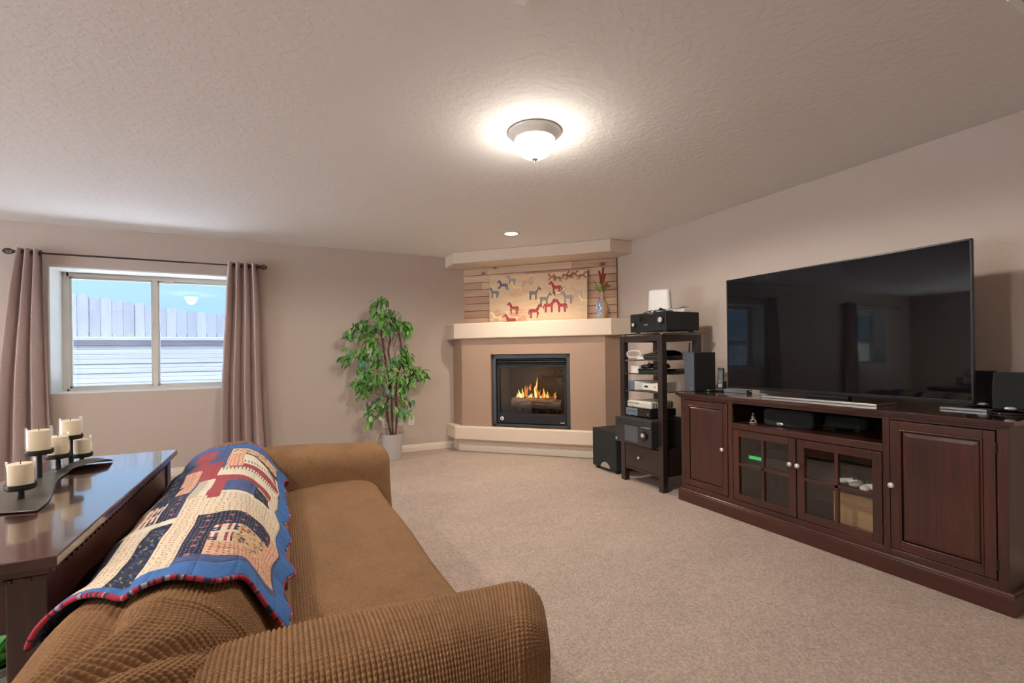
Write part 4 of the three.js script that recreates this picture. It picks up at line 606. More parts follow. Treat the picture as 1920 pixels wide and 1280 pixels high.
{ // leafy plant on the floor beyond the table
  const t = thing('floor_plant', 'bright green leafy plant in a white pot half hidden behind the cherry table', 'potted plant', [-0.86, 0, -2.15]);
  obj('pot', lathe([[0.001, 0], [0.085, 0], [0.11, 0.17], [0.104, 0.17], [0.085, 0.14], [0.001, 0.14]], 36), whitePlastic, t);
  const r = rng(88), m = [phys({ color: lin(0.07, 0.33, 0.06), roughness: 0.4 }), phys({ color: lin(0.14, 0.45, 0.10), roughness: 0.4 })];
  for (let k = 0; k < 34; k++) { const a = r() * 6.28, L = 0.16 + 0.16 * r(), up = 0.4 + 0.6 * r(); obj('leaf', sheet(4, 10, (u, v) => { const w = 0.03 * Math.sin(Math.PI * (0.06 + 0.92 * v)), d = L * v; return [Math.cos(a) * d * 0.7 - Math.sin(a) * (u - 0.5) * 2 * w, 0.15 + d * up - 0.5 * d * d / L * (1.1 - up) + 0.2 * Math.abs(u - 0.5) * w, Math.sin(a) * d * 0.7 + Math.cos(a) * (u - 0.5) * 2 * w]; }, 0.001), m[k % 2], t); }
}

// ------------------------------------------------------------------ media console
const KX = 2.875, KB = 3.40, KL = -2.765, KR = -0.882; // front, back, left end, right end
{
  const t = thing('media_console', 'long dark cherry media console with two panel doors and two glass doors', 'media console');
  const W = (z0, z1, y0, y1, x0, x1, r = 0.002, g) => box(x0, x1, y0, y1, z0, z1, r, g ?? (z1 - z0 > y1 - y0 ? 'Z' : 'Y'));
  const topP = (e, ya, yb, bev) => { const g = prism([[KX - 0.028 - e, KL - 0.028 - e], [KX - 0.028 - e, KR + 0.03 + e], [KB, KR + 0.03 + e], [KB, KL - 0.028 - e]], ya, yb, bev); const p = g.attributes.position, uv = g.attributes.uv; for (let i = 0; i < p.count; i++) uv.setXY(i, p.getZ(i), p.getX(i) + p.getY(i)); return g; };
  obj('top', [topP(0, 0.838, 0.860, 0.005)], cherryTopM, t);
  obj('top_moulding', [topP(-0.016, 0.826, 0.840, 0.004)], cherryM, t);
  // base with a moulded upper edge and shallow bracket feet
  const plinth = (e, ya, yb, bev) => { const g = prism([[KX - 0.018 - e, KL - 0.02 - e], [KX - 0.018 - e, KR + 0.022 + e], [KB, KR + 0.022 + e], [KB, KL - 0.02 - e]], ya, yb, bev); const p = g.attributes.position, uv = g.attributes.uv; for (let i = 0; i < p.count; i++) uv.setXY(i, p.getZ(i), p.getX(i) + p.getY(i)); return g; };
  obj('base_moulding', [plinth(-0.004, 0.078, 0.100, 0.009), plinth(0, 0.001, 0.086, 0.003)], cherryM, t);
  obj('side_panel', [W(KL, KL + 0.02, 0.098, 0.828, KX + 0.012, KB, 0.002, 'Y')], cherryM, t); obj('side_panel', [W(KR - 0.02, KR, 0.098, 0.828, KX + 0.012, KB, 0.002, 'Y')], cherryM, t);
  obj('partition', [W(-2.318, -2.300, 0.11, 0.828, KX + 0.02, KB - 0.02)], cherryDarkM, t); obj('partition', [W(-1.356, -1.338, 0.11, 0.828, KX + 0.02, KB - 0.02)], cherryDarkM, t);
  obj('back_panel', [box(KB - 0.02, KB - 0.008, 0.1, 0.828, KL + 0.02, KR - 0.02, 0, 'Z')], cherryDarkM, t);
  obj('bottom_panel', [W(KL + 0.02, KR - 0.02, 0.11, 0.128, KX + 0.02, KB - 0.02, 0)], cherryDarkM, t);
  obj('shelf', [W(-2.300, -1.356, 0.658, 0.676, KX + 0.002, KB - 0.02)], cherryM, t);
  obj('shelf', [W(-2.300, -1.356, 0.366, 0.380, KX + 0.05, KB - 0.02)], cherryDarkM, t);
  // face frame
  obj('face_frame', [W(KL, -2.726, 0.098, 0.828, KX, KX + 0.02), W(-2.326, -2.289, 0.098, 0.828, KX, KX + 0.02), W(-1.363, -1.331, 0.098, 0.828, KX, KX + 0.02), W(-0.918, KR, 0.098, 0.828, KX, KX + 0.02), W(-2.726, -2.326, 0.810, 0.828, KX, KX + 0.02), W(-2.289, -1.363, 0.814, 0.828, KX, KX + 0.02), W(-1.331, -0.918, 0.812, 0.828, KX, KX + 0.02), W(-2.726, -2.326, 0.098, 0.134, KX, KX + 0.02), W(-2.289, -1.363, 0.098, 0.134, KX, KX + 0.02), W(-1.331, -0.918, 0.098, 0.134, KX, KX + 0.02), W(-2.289, -1.363, 0.636, 0.678, KX, KX + 0.02)], cherryM, t);
  function knob(y, z, parent) { const g = lathe([[0.001, 0], [0.007, 0], [0.0055, 0.006], [0.0055, 0.012], [0.012, 0.017], [0.0155, 0.024], [0.014, 0.031], [0.008, 0.035], [0.001, 0.036]], 28); g.rotateZ(Math.PI / 2); g.translate(KX + 0.002, y, z); obj('knob', g, nickelM, parent); }
  const hinge = (z, y, parent) => obj('hinge', [cyl(0.004, 0.004, 0.05, KX - 0.001, y, z, 12)], blackMetal, parent);
  function panelDoor(z0, z1, y0, y1, st, kz, hz) {
    const g = 0.0025, a = z0 + g, b = z1 - g, c = y0 + g, d = y1 - g, f = KX - 0.002, bk = KX + 0.017;
    const dr = obj('door', [W(a, a + st, c, d, f, bk), W(b - st, b, c, d, f, bk), W(a + st, b - st, d - st, d, f, bk), W(a + st, b - st, c, c + st, f, bk)], cherryM, t);
    const bead = (o, w, xx, rr) => [W(a + st + o, a + st + o + w, c + st + o, d - st - o, xx, bk, rr), W(b - st - o - w, b - st - o, c + st + o, d - st - o, xx, bk, rr), W(a + st + o, b - st - o, d - st - o - w, d - st - o, xx, bk, rr), W(a + st + o, b - st - o, c + st + o, c + st + o + w, xx, bk, rr)];
    obj('bead', bead(0, 0.008, f - 0.003, 0.003), cherryM, dr);
    const pw = b - a - 2 * st - 0.022, ph = d - c - 2 * st - 0.022, s = new THREE.Shape(); s.moveTo(-pw / 2, -ph / 2); s.lineTo(pw / 2, -ph / 2); s.lineTo(pw / 2, ph / 2); s.lineTo(-pw / 2, ph / 2); s.closePath();
    const pg = new THREE.ExtrudeGeometry(s, { depth: 0.006, bevelEnabled: true, bevelThickness: 0.007, bevelSize: 0.022, bevelOffset: -0.022, bevelSegments: 2 }); pg.rotateY(-Math.PI / 2); pg.translate(KX + 0.010, (c + d) / 2, (a + b) / 2); obj('raised_panel', planar(pg, 'Y'), cherryM, dr);
    obj('panel_recess', [box(KX + 0.012, bk - 0.001, c + st, d - st, a + st, b - st, 0)], cherryDarkM, dr);
    knob(0.472, kz, dr); hinge(hz, y0 + 0.075, dr); hinge(hz, y1 - 0.075, dr);
  }
  panelDoor(-2.726, -2.328, 0.138, 0.808, 0.038, -2.362, -2.7265); panelDoor(-1.330, -0.919, 0.136, 0.810, 0.042, -1.315, -0.9185);
  const paneM = phys({ color: lin(0.96, 0.97, 0.97), transmission: 1, thickness: 0, roughness: 0.01, ior: 1.5 });
  function glassDoor(z0, z1, kz, hz) {
    const g = 0.0025, y0 = 0.136, y1 = 0.634, a = z0 + g, b = z1 - g, c = y0 + g, d = y1 - g, st = 0.046, f = KX - 0.002, bk = KX + 0.017, m = (a + b) / 2, h = 0.392;
    const dr = obj('door', [W(a, a + st, c, d, f, bk), W(b - st, b, c, d, f, bk), W(a + st, b - st, d - st, d, f, bk), W(a + st, b - st, c, c + st, f, bk), W(m - 0.010, m + 0.010, c + st, d - st, f + 0.001, bk), W(a + st, b - st, h - 0.010, h + 0.010, f + 0.001, bk)], cherryM, t);
    for (const [za, zb] of [[a + st - 0.004, m - 0.006], [m + 0.006, b - st + 0.004]]) for (const [ya, yb] of [[c + st - 0.004, h - 0.006], [h + 0.006, d - st + 0.004]]) obj('pane', [box(KX + 0.010, KX + 0.0125, ya, yb, za, zb, 0)], paneM, dr);
    knob(0.470, kz, dr); hinge(hz, y0 + 0.08, dr); hinge(hz, y1 - 0.08, dr);
  }
  glassDoor(-2.287, -1.831, -1.860, -2.2875); glassDoor(-1.829, -1.364, -1.812, -1.3635);
}

// ------------------------------------------------------------------ television
{
  const t = thing('television', 'large flat black television standing on the media console', 'television');
  const z0 = -2.505, z1 = -1.069, y0 = 0.902, y1 = 1.734, x = 3.10;
  obj('housing', [box(x + 0.002, x + 0.022, y0, y1, z0, z1, 0.004, undefined, 2), box(x + 0.02, x + 0.06, y0 + 0.05, y1 - 0.30, z0 + 0.15, z1 - 0.15, 0.015, undefined, 2)], blackPlastic, t);
  obj('bezel', [box(x - 0.002, x + 0.006, y0, y1, z0, z0 + 0.010, 0.002), box(x - 0.002, x + 0.006, y0, y1, z1 - 0.010, z1, 0.002), box(x - 0.002, x + 0.006, y1 - 0.010, y1, z0, z1, 0.002), box(x - 0.002, x + 0.006, y0, y0 + 0.018, z0, z1, 0.002)], std({ color: lin(0.02, 0.021, 0.023), roughness: 0.3, metalness: 0.6 }), t);
  obj('screen', [box(x, x + 0.003, y0 + 0.017, y1 - 0.009, z0 + 0.009, z1 - 0.009, 0)], phys({ color: lin(0.004, 0.004, 0.005), roughness: 0.03, specularIntensity: 0.5, clearcoat: 0 }), t);
  obj('stand_base', [box(3.005, 3.24, 0.860, 0.8745, -2.155, -1.45, 0.003)], silverM, t);
  obj('stand_top', [box(3.012, 3.235, 0.8740, 0.8755, -2.148, -1.457, 0)], blackGloss, t);
  obj('stand_neck', [box(3.125, 3.17, 0.874, 1.02, -1.92, -1.66, 0.008)], blackPlastic, t);
  const footM = std({ color: lin(0.36, 0.37, 0.37), roughness: 0.35, metalness: 0.7 }); obj('foot', [box(3.17, 3.235, 0.860, 0.886, -2.60, -2.395, 0.003)], footM, t); obj('foot', [box(3.17, 3.235, 0.860, 0.874, -1.235, -1.045, 0.003)], footM, t);
}
// ------------------------------------------------------------------ speakers and small things on the console
function deskSpeaker(label, x, z, turn, group, tilt = -0.06) {
  const t = thing('desktop_speaker', label, 'speaker', [x, 0.860, z], turn, group);
  obj('stand_foot', lathe([[0.001, 0], [0.068, 0], [0.072, 0.005], [0.062, 0.012], [0.02, 0.017], [0.001, 0.018]], 40).scale(1.05, 1, 0.85), blackGloss, t);
  const s = new THREE.Shape(); s.moveTo(-0.056, 0); s.quadraticCurveTo(-0.060, 0, -0.060, 0.01); s.quadraticCurveTo(-0.066, 0.1, -0.056, 0.178); s.quadraticCurveTo(-0.055, 0.184, -0.048, 0.184); s.lineTo(0.048, 0.184); s.quadraticCurveTo(0.055, 0.184, 0.056, 0.178); s.quadraticCurveTo(0.066, 0.1, 0.060, 0.01); s.quadraticCurveTo(0.060, 0, 0.056, 0); s.closePath();
  const body = new THREE.ExtrudeGeometry(s, { depth: 0.07, bevelEnabled: true, bevelThickness: 0.008, bevelSize: 0.006, bevelOffset: -0.006, bevelSegments: 3, curveSegments: 10 }); body.translate(0, 0.020, -0.045); body.rotateX(tilt); obj('cabinet', planar(body), blackPlastic, t);
  const gr = new THREE.ExtrudeGeometry(s, { depth: 0.006, bevelEnabled: true, bevelThickness: 0.004, bevelSize: 0.004, bevelOffset: -0.008, bevelSegments: 2, curveSegments: 10 }); gr.translate(0, 0.020, 0.033); gr.rotateX(tilt); obj('grille', planar(gr), clothSpeaker, t);
  const b = ball(0.022, 0, 0.030, 0.046, 1, 0.45, 0.25, 20); obj('badge', b, silverM, t); return t;
}
deskSpeaker('small black speaker on a round foot at the right end of the console', 3.18, -0.965, -1.25);
deskSpeaker('small black speaker tucked behind the right edge of the television', 3.33, -1.115, -1.25);
{
  const t = thing('bookshelf_speaker', 'tall black box speaker at the left end of the console', 'speaker');
  obj('cabinet', [box(3.012, 3.25, 0.862, 1.180, -2.842, -2.742 + 0.0, 0.004)], blackMatte, t);
  obj('baffle', [box(2.998, 3.013, 0.862, 1.180, -2.842, -2.742, 0.004)], std({ color: lin(0.12, 0.14, 0.165), roughness: 0.35, metalness: 0.4 }), t);
  const g = new THREE.CylinderGeometry(0.007, 0.007, 0.004, 20).toNonIndexed(); g.rotateZ(Math.PI / 2); g.translate(2.997, 0.885, -2.765); obj('badge', g, silverM, t);
}
{
  const t = thing('cordless_phone', 'black cordless phone handset standing in its cradle left of the television', 'phone', [3.20, 0.860, -2.652], -1.2);
  obj('cradle', [box(-0.038, 0.038, 0, 0.030, -0.045, 0.035, 0.012, undefined, 4), box(-0.034, 0.034, 0.02, 0.085, -0.045, -0.018, 0.010, undefined, 3)], blackPlastic, t);
  const hs = box(-0.026, 0.026, 0.0, 0.172, -0.012, 0.014, 0.011, undefined, 4); hs.rotateX(-0.14); hs.translate(0, 0.022, 0.004); const h = obj('handset', hs, blackGloss, t);
  const keys = []; for (let j = 0; j < 4; j++) for (let i = 0; i < 3; i++) { const k = box(-0.0055, 0.0055, -0.0035, 0.0035, 0, 0.003, 0.001); k.translate((i - 1) * 0.0145, 0.045 + j * 0.0125, 0.0135); k.rotateX(-0.14); k.translate(0, 0.022, 0.004); keys.push(k); }
  obj('keypad', keys, std({ color: lin(0.10, 0.10, 0.10), roughness: 0.5 }), h); const sc = box(-0.019, 0.019, 0.118, 0.150, 0.0125, 0.0150, 0.001); sc.rotateX(-0.14); sc.translate(0, 0.022, 0.004); obj('display', sc, greyMetal, h);
}
{
  const t = thing('charging_puck', 'small flat black puck with a green light beside the phone', 'gadget', [3.15, 0.860, -2.72]);
  obj('puck_body', lathe([[0.001, 0], [0.045, 0], [0.048, 0.008], [0.040, 0.016], [0.001, 0.018]], 36), blackPlastic, t);
  obj('indicator_light', ball(0.0055, -0.040, 0.012, 0.022), std({ color: lin(0, 0.1, 0.03), emissive: lin(0.02, 0.5, 0.12), emissiveIntensity: 0.5 }), t);
}
tag(obj('phone_cord', tube([[3.20, 0.868, -2.70], [3.26, 0.875, -2.75], [3.36, 0.93, -2.80], [3.50, 0.98, -2.84]], 0.003, 30, 6), cordM), 'thin black cord running behind the cordless phone', 'cord');
tag(obj('tv_cable', tube([[3.16, 0.884, -2.36], [3.14, 0.878, -2.30], [3.15, 0.866, -2.22], [3.19, 0.866, -2.14], [3.21, 0.87, -2.05]], 0.004, 30, 6), whiteCordM), 'pale cable lying under the left part of the television', 'cord');
{ // in the open compartment
  const t = thing('centre_speaker', 'black rounded centre speaker with a silver badge in the open compartment', 'speaker');
  const s = new THREE.Shape(), w = 0.155; s.moveTo(-w + 0.03, 0); s.lineTo(w - 0.03, 0); s.quadraticCurveTo(w, 0, w, 0.03); s.lineTo(w, 0.085); s.quadraticCurveTo(w, 0.115, w - 0.03, 0.115); s.lineTo(-w + 0.03, 0.115); s.quadraticCurveTo(-w, 0.115, -w, 0.085); s.lineTo(-w, 0.03); s.quadraticCurveTo(-w, 0, -w + 0.03, 0);
  const e = new THREE.ExtrudeGeometry(s, { depth: 0.12, bevelEnabled: true, bevelThickness: 0.01, bevelSize: 0.008, bevelOffset: -0.008, bevelSegments: 3 }); e.rotateY(-Math.PI / 2 + 0.16); e.translate(3.125, 0.677, -1.985); obj('cabinet', planar(e), clothSpeaker, t);
  obj('badge', ball(0.026, 2.985, 0.693, -2.010, 0.2, 0.45, 1), silverM, t);
}
{
  const t = thing('figurine', 'small pewter kneeling figurine on a round base in the open compartment', 'figurine', [2.985, 0.6765, -2.205], -1.2);
  const p = std({ color: lin(0.42, 0.38, 0.31), roughness: 0.4, metalness: 0.5 });
  obj('base', lathe([[0.001, 0], [0.026, 0], [0.028, 0.004], [0.022, 0.008], [0.001, 0.008]], 28), p, t);
  obj('figure', [tube([[-0.012, 0.008, 0], [-0.014, 0.020, 0.004], [0.004, 0.026, 0.008]], 0.0055, 12, 8), tube([[0.016, 0.008, 0], [0.016, 0.018, 0], [-0.002, 0.026, 0]], 0.005, 12, 8), tube([[0, 0.024, 0], [-0.004, 0.038, 0], [-0.001, 0.052, 0.003]], 0.0085, 14, 10), tube([[-0.004, 0.048, 0.004], [0.010, 0.042, 0.010], [0.014, 0.036, 0.004]], 0.0035, 12, 8), ball(0.0085, 0.001, 0.064, 0.003, 0.9, 1.1, 1)], p, t);
}
tag(obj('remote_control', [box(-0.02, 0.02, 0, 0.014, -0.08, 0.08, 0.005, undefined, 3).rotateY(0.5).translate(3.22, 0.678, -1.885)], std({ color: lin(0.30, 0.22, 0.07), roughness: 0.35, metalness: 0.5 })), 'slim gold coloured remote lying right of the centre speaker', 'remote control');
{
  const t = thing('small_speaker', 'black rounded speaker lying in the dark right part of the open compartment', 'speaker', [3.20, 0.677, -1.70], 0.2);
  obj('cabinet', [box(-0.05, 0.06, 0.004, 0.098, -0.13, 0.11, 0.04, undefined, 5)], blackMatte, t); obj('grille', [box(-0.056, -0.046, 0.018, 0.084, -0.10, 0.08, 0.004, undefined, 2)], clothSpeaker, t);
  obj('foot', [box(-0.03, 0.04, 0, 0.008, -0.09, -0.06, 0.002), box(-0.03, 0.04, 0, 0.008, 0.04, 0.07, 0.002)], blackMatte, t);
}
// behind the glass doors
{
  const t = thing('cardboard_box', 'plain tan cardboard box behind the lower panes of the right glass door', 'box', [3.10, 0.1285, -1.525], 0.06);
  const m = std({ map: tex(256, 256, 0.4, 0.4, (u, v) => { const k = 0.95 + 0.1 * (fbm(u, v, 3, 50, 3, 171) - 0.5); return [0.71 * k, 0.56 * k, 0.40 * k]; }, true), roughness: 0.85 });
  obj('carton', [box(-0.12, 0.14, 0, 0.205, -0.15, 0.135, 0.003)], m, t); obj('flap', [box(-0.12, 0.01, 0.205, 0.209, -0.15, 0.135, 0.001), box(0.012, 0.14, 0.205, 0.209, -0.15, 0.135, 0.001)], m, t);
}
function pad2(label, x, y, z, turn, mat, small = 1, group) {
  const t = thing('game_controller', label, 'game controller', [x, y, z], turn, group);
  const b = [ball(0.030, -0.045, 0.020, 0.02, 1, 0.62, 1.55, 20), ball(0.030, 0.045, 0.020, 0.02, 1, 0.62, 1.55, 20), ball(0.05, 0, 0.026, -0.008, 1.25, 0.42, 0.75, 24)]; b.forEach((g) => g.scale(small, small, small)); obj('shell', b, mat, t);
  for (const [sx, sz] of [[-0.038, -0.012], [0.022, 0.012]]) { const k = [cyl(0.004, 0.006, 0.012, sx, 0.050, sz, 12), cyl(0.009, 0.009, 0.004, sx, 0.057, sz, 16)]; k.forEach((g) => g.scale(small, small, small)); obj('thumb_stick', k, greyMetal, t); }
  const bt = [[0.042, -0.020], [0.052, -0.010], [0.042, 0], [0.032, -0.010]].map(([a, c]) => ball(0.0045, a, 0.044, c).scale(small, small, small)); obj('button', bt, greyMetal, t); return t;
}
pad2('white game controller behind the right glass door, the left of two', 3.03, 0.381, -1.590, -1.9, whitePlastic, 0.9, 'white controllers in the cabinet');
pad2('white game controller behind the right glass door, the right of two', 2.985, 0.381, -1.455, -1.2, whitePlastic, 0.9, 'white controllers in the cabinet');
{
  const t = thing('media_player', 'black media player under the shelf behind the right glass door', 'electronics', [3.12, 0.556, -1.52]);
  obj('case', [box(-0.12, 0.10, 0, 0.05, -0.10, 0.12, 0.006, undefined, 2)], blackGloss, t); obj('blue_light', [box(-0.1215, -0.118, 0.018, 0.026, -0.02, 0.04, 0.001)], std({ color: 0x000000, emissive: lin(0.05, 0.25, 0.45), emissiveIntensity: 0.5 }), t);
  obj('hanger', [box(-0.08, -0.06, 0.05, 0.102, -0.09, -0.07, 0), box(0.06, 0.08, 0.05, 0.102, 0.08, 0.10, 0)], blackMetal, t);
}
{
  const t = thing('cable_box', 'dark cable box with a glowing green display behind the left glass door', 'electronics', [3.12, 0.3805, -2.15]);
  obj('case', [box(-0.11, 0.12, 0, 0.065, -0.13, 0.17, 0.004)], blackPlastic, t); obj('display', [box(-0.1125, -0.108, 0.032, 0.055, -0.11, -0.015, 0.001)], std({ color: 0x000000, emissive: lin(0.03, 0.55, 0.12), emissiveIntensity: 0.8 }), t);
}
{
  const t = thing('clear_tray', 'clear plastic tray behind the left panes of the right glass door', 'tray', [3.06, 0.381, -1.735]);
  obj('tray_wall', [box(-0.08, 0.10, 0, 0.003, -0.08, 0.08, 0), box(-0.08, -0.077, 0, 0.05, -0.08, 0.08, 0.001), box(0.097, 0.10, 0, 0.05, -0.08, 0.08, 0.001), box(-0.08, 0.10, 0, 0.05, -0.08, -0.077, 0.001), box(-0.08, 0.10, 0, 0.05, 0.077, 0.08, 0.001)], phys({ transmission: 1, thickness: 0, roughness: 0.05, color: lin(0.9, 0.92, 0.92) }), t);
}

// ------------------------------------------------------------------ audio rack
const RX0 = 2.86, RX1 = 3.325, RZ0 = -3.495, RZ1 = -2.952;
{
  const t = thing('audio_rack', 'dark espresso wood audio rack with glass shelves and one drawer', 'shelf unit');
  const p = 0.055; for (const [x, z] of [[RX0, RZ0], [RX0, RZ1 - p], [RX1 - p, RZ0], [RX1 - p, RZ1 - p]]) obj('post', [box(x, x + p, 0, 1.338, z, z + p, 0.003, 'Y')], espressoM, t);
  obj('rail', [box(RX0 + 0.004, RX0 + 0.026, 1.282, 1.336, RZ0 + p, RZ1 - p, 0.002, 'Z')], espressoM, t); obj('rail', [box(RX1 - 0.026, RX1 - 0.004, 1.282, 1.336, RZ0 + p, RZ1 - p, 0.002, 'Z')], espressoM, t);
  obj('rail', [box(RX0 + p, RX1 - p, 1.282, 1.336, RZ0 + 0.004, RZ0 + 0.026, 0.002, 'X')], espressoM, t); obj('rail', [box(RX0 + p, RX1 - p, 1.282, 1.336, RZ1 - 0.026, RZ1 - 0.004, 0.002, 'X')], espressoM, t);
  obj('top_glass', [box(RX0 - 0.03, RX1 + 0.035, 1.345, 1.355, RZ0 - 0.03, RZ1 + 0.03, 0.002)], shelfGlass, t);
  for (const [x, z] of [[RX0 + 0.027, RZ0 + 0.027], [RX0 + 0.027, RZ1 - 0.027], [RX1 - 0.027, RZ0 + 0.027], [RX1 - 0.027, RZ1 - 0.027]]) obj('glass_pad', [cyl(0.012, 0.012, 0.0075, x, 1.3415, z, 16)], nickelM, t);
  for (const y of [1.113, 0.989, 0.834]) { obj('glass_shelf', [box(RX0 + 0.01, RX1 - 0.01, y, y + 0.008, RZ0 + p + 0.001, RZ1 - p - 0.001, 0.001)], shelfGlass, t); obj('shelf_bracket', [box(RX0 + 0.02, RX0 + 0.05, y - 0.006, y, RZ0 + p - 0.002, RZ0 + p + 0.012, 0), box(RX0 + 0.02, RX0 + 0.05, y - 0.006, y, RZ1 - p - 0.012, RZ1 - p + 0.002, 0), box(RX1 - 0.05, RX1 - 0.02, y - 0.006, y, RZ0 + p - 0.002, RZ0 + p + 0.012, 0), box(RX1 - 0.05, RX1 - 0.02, y - 0.006, y, RZ1 - p - 0.012, RZ1 - p + 0.002, 0)], nickelM, t); }
  obj('drawer_case', [box(RX0 + 0.02, RX1 - 0.01, 0.350, 0.368, RZ0 + p, RZ1 - p, 0.002), box(RX0 + 0.02, RX1 - 0.01, 0.125, 0.14, RZ0 + p, RZ1 - p, 0.002), box(RX0 + p, RX1 - p, 0.125, 0.36, RZ0 + 0.01, RZ0 + 0.028, 0.002), box(RX0 + p, RX1 - p, 0.125, 0.36, RZ1 - 0.028, RZ1 - 0.01, 0.002), box(RX1 - 0.03, RX1 - 0.012, 0.125, 0.36, RZ0 + p, RZ1 - p, 0.002)], espressoM, t);
  const dr = obj('drawer', [box(RX0 + 0.004, RX0 + 0.022, 0.143, 0.347, RZ0 + p + 0.003, RZ1 - p - 0.003, 0.002, 'Z')], espressoM, t);
  const k = lathe([[0.001, 0], [0.006, 0], [0.005, 0.012], [0.012, 0.018], [0.014, 0.025], [0.009, 0.032], [0.001, 0.033]], 24); k.rotateZ(Math.PI / 2); k.translate(RX0 + 0.005, 0.247, -3.235); obj('knob', k, nickelM, dr);
  obj('lower_rail', [box(RX0 + 0.006, RX0 + 0.024, 0.118, 0.141, RZ0 + p, RZ1 - p, 0.002, 'Z')], espressoM, t);
}
const faceText = (text, w, h, size, color) => { const cv = document.createElement('canvas'); cv.width = w; cv.height = h; const c = cv.getContext('2d'); c.fillStyle = '#15181c'; c.fillRect(0, 0, w, h); c.fillStyle = color; c.font = 'bold ' + size + 'px sans-serif'; c.textAlign = 'center'; c.textBaseline = 'middle'; c.fillText(text, w / 2, h / 2); const m = new THREE.CanvasTexture(cv); m.colorSpace = THREE.SRGBColorSpace; return m; };
function dialX(r, d, x, y, z, n = 32) { const g = new THREE.CylinderGeometry(r, r * 1.06, d, n).toNonIndexed(); g.rotateZ(Math.PI / 2); g.translate(x, y, z); return g; }
{
  const t = thing('av_receiver', 'black audio receiver with two round dials on top of the rack', 'receiver');
  const x0 = 2.885, x1 = 3.275, y0 = 1.372, y1 = 1.533, z0 = -3.37, z1 = -2.925;
  obj('case', [box(x0 + 0.012, x1, y0, y1 - 0.003, z0 + 0.004, z1 - 0.004, 0.004)], blackMatte, t);
  const fp = obj('front_panel', [box(x0, x0 + 0.014, y0 - 0.004, y1, z0, z1 - 0.105, 0.004), box(x0, x0 + 0.014, y0 - 0.004, y1, z1 - 0.102, z1, 0.004)], std({ color: lin(0.025, 0.028, 0.032), roughness: 0.28, metalness: 0.3 }), t);
  obj('display_window', [box(x0 - 0.001, x0 + 0.001, y0 + 0.083, y1 - 0.022, z0 + 0.125, z1 - 0.112, 0)], blackGloss, fp);
  obj('dial', [dialX(0.033, 0.018, x0 - 0.008, y0 + 0.088, z1 - 0.052)], blackPlastic, t); obj('dial', [dialX(0.024, 0.018, x0 - 0.008, y0 + 0.065, z0 + 0.058)], blackPlastic, t);
  obj('dial_cap', [dialX(0.022, 0.004, x0 - 0.019, y0 + 0.088, z1 - 0.052), dialX(0.015, 0.004, x0 - 0.019, y0 + 0.065, z0 + 0.058)], nickelM, t);
  obj('nameplate', [box(x0 - 0.002, x0, y0 + 0.052, y0 + 0.060, -3.19, -3.14, 0), box(x0 - 0.002, x0, y1 - 0.014, y1 - 0.009, -3.125, -3.07, 0)], silverM, t);
  for (const [x, z] of [[x0 + 0.05, z0 + 0.05], [x0 + 0.05, z1 - 0.05], [x1 - 0.05, z0 + 0.05], [x1 - 0.05, z1 - 0.05]]) obj('foot', [cyl(0.022, 0.020, 0.018, x, 1.364, z, 20)], blackPlastic, t);
}
{
  const t = thing('wifi_router', 'tall white rounded router standing on the black receiver', 'router', [3.10, 1.5305, -3.215], -1.1);
  const s = (v) => lerp(0.105, 0.092, v); obj('shell', sheet(48, 20, (u, v) => { const a = u * 2 * Math.PI, ca = Math.cos(a), sa = Math.sin(a), n = 4, q = Math.pow(Math.abs(ca) ** n + Math.abs(sa) ** n, -1 / n), k = v > 0.92 ? Math.sqrt(1 - ((v - 0.92) / 0.08) ** 2 * 0.98) : 1; return [ca * q * s(v) * (0.85 + 0.15 * k) * 1.0, 0.004 + 0.226 * (v > 0.92 ? 0.92 + (v - 0.92) * 0.6 : v), sa * q * 0.042 * (0.6 + 0.4 * k)]; }, 0.002), whitePlastic, t);
  obj('top_cap', [box(-0.085, 0.085, 0.205, 0.2195, -0.030, 0.030, 0.007, undefined, 3)], whitePlastic, t);
}
{
  const t = thing('cable_tangle', 'tangle of black cords lying on the receiver before the router', 'cords', [2.98, 1.531, -3.05]);
  const r = rng(41); for (let k = 0; k < 4; k++) { const pts = []; for (let q = 0; q < 9; q++) pts.push([(r() - 0.5) * 0.12, 0.008 + 0.035 * r() * Math.sin(q / 8 * Math.PI), -0.16 + 0.30 * q / 8 + (r() - 0.5) * 0.09]); obj('cord', tube(pts, 0.0038, 80, 6), k === 3 ? whiteCordM : cordM, t); }
  obj('adapter', [box(-0.02, 0.03, 0.001, 0.03, 0.02, 0.075, 0.005, undefined, 2)], whitePlastic, t);
}
tag(obj('switch_box', [box(3.12, 3.20, 1.531, 1.563, -3.08, -2.95, 0.005, undefined, 2)], whitePlastic), 'small flat white box on the receiver beside the cords', 'electronics');
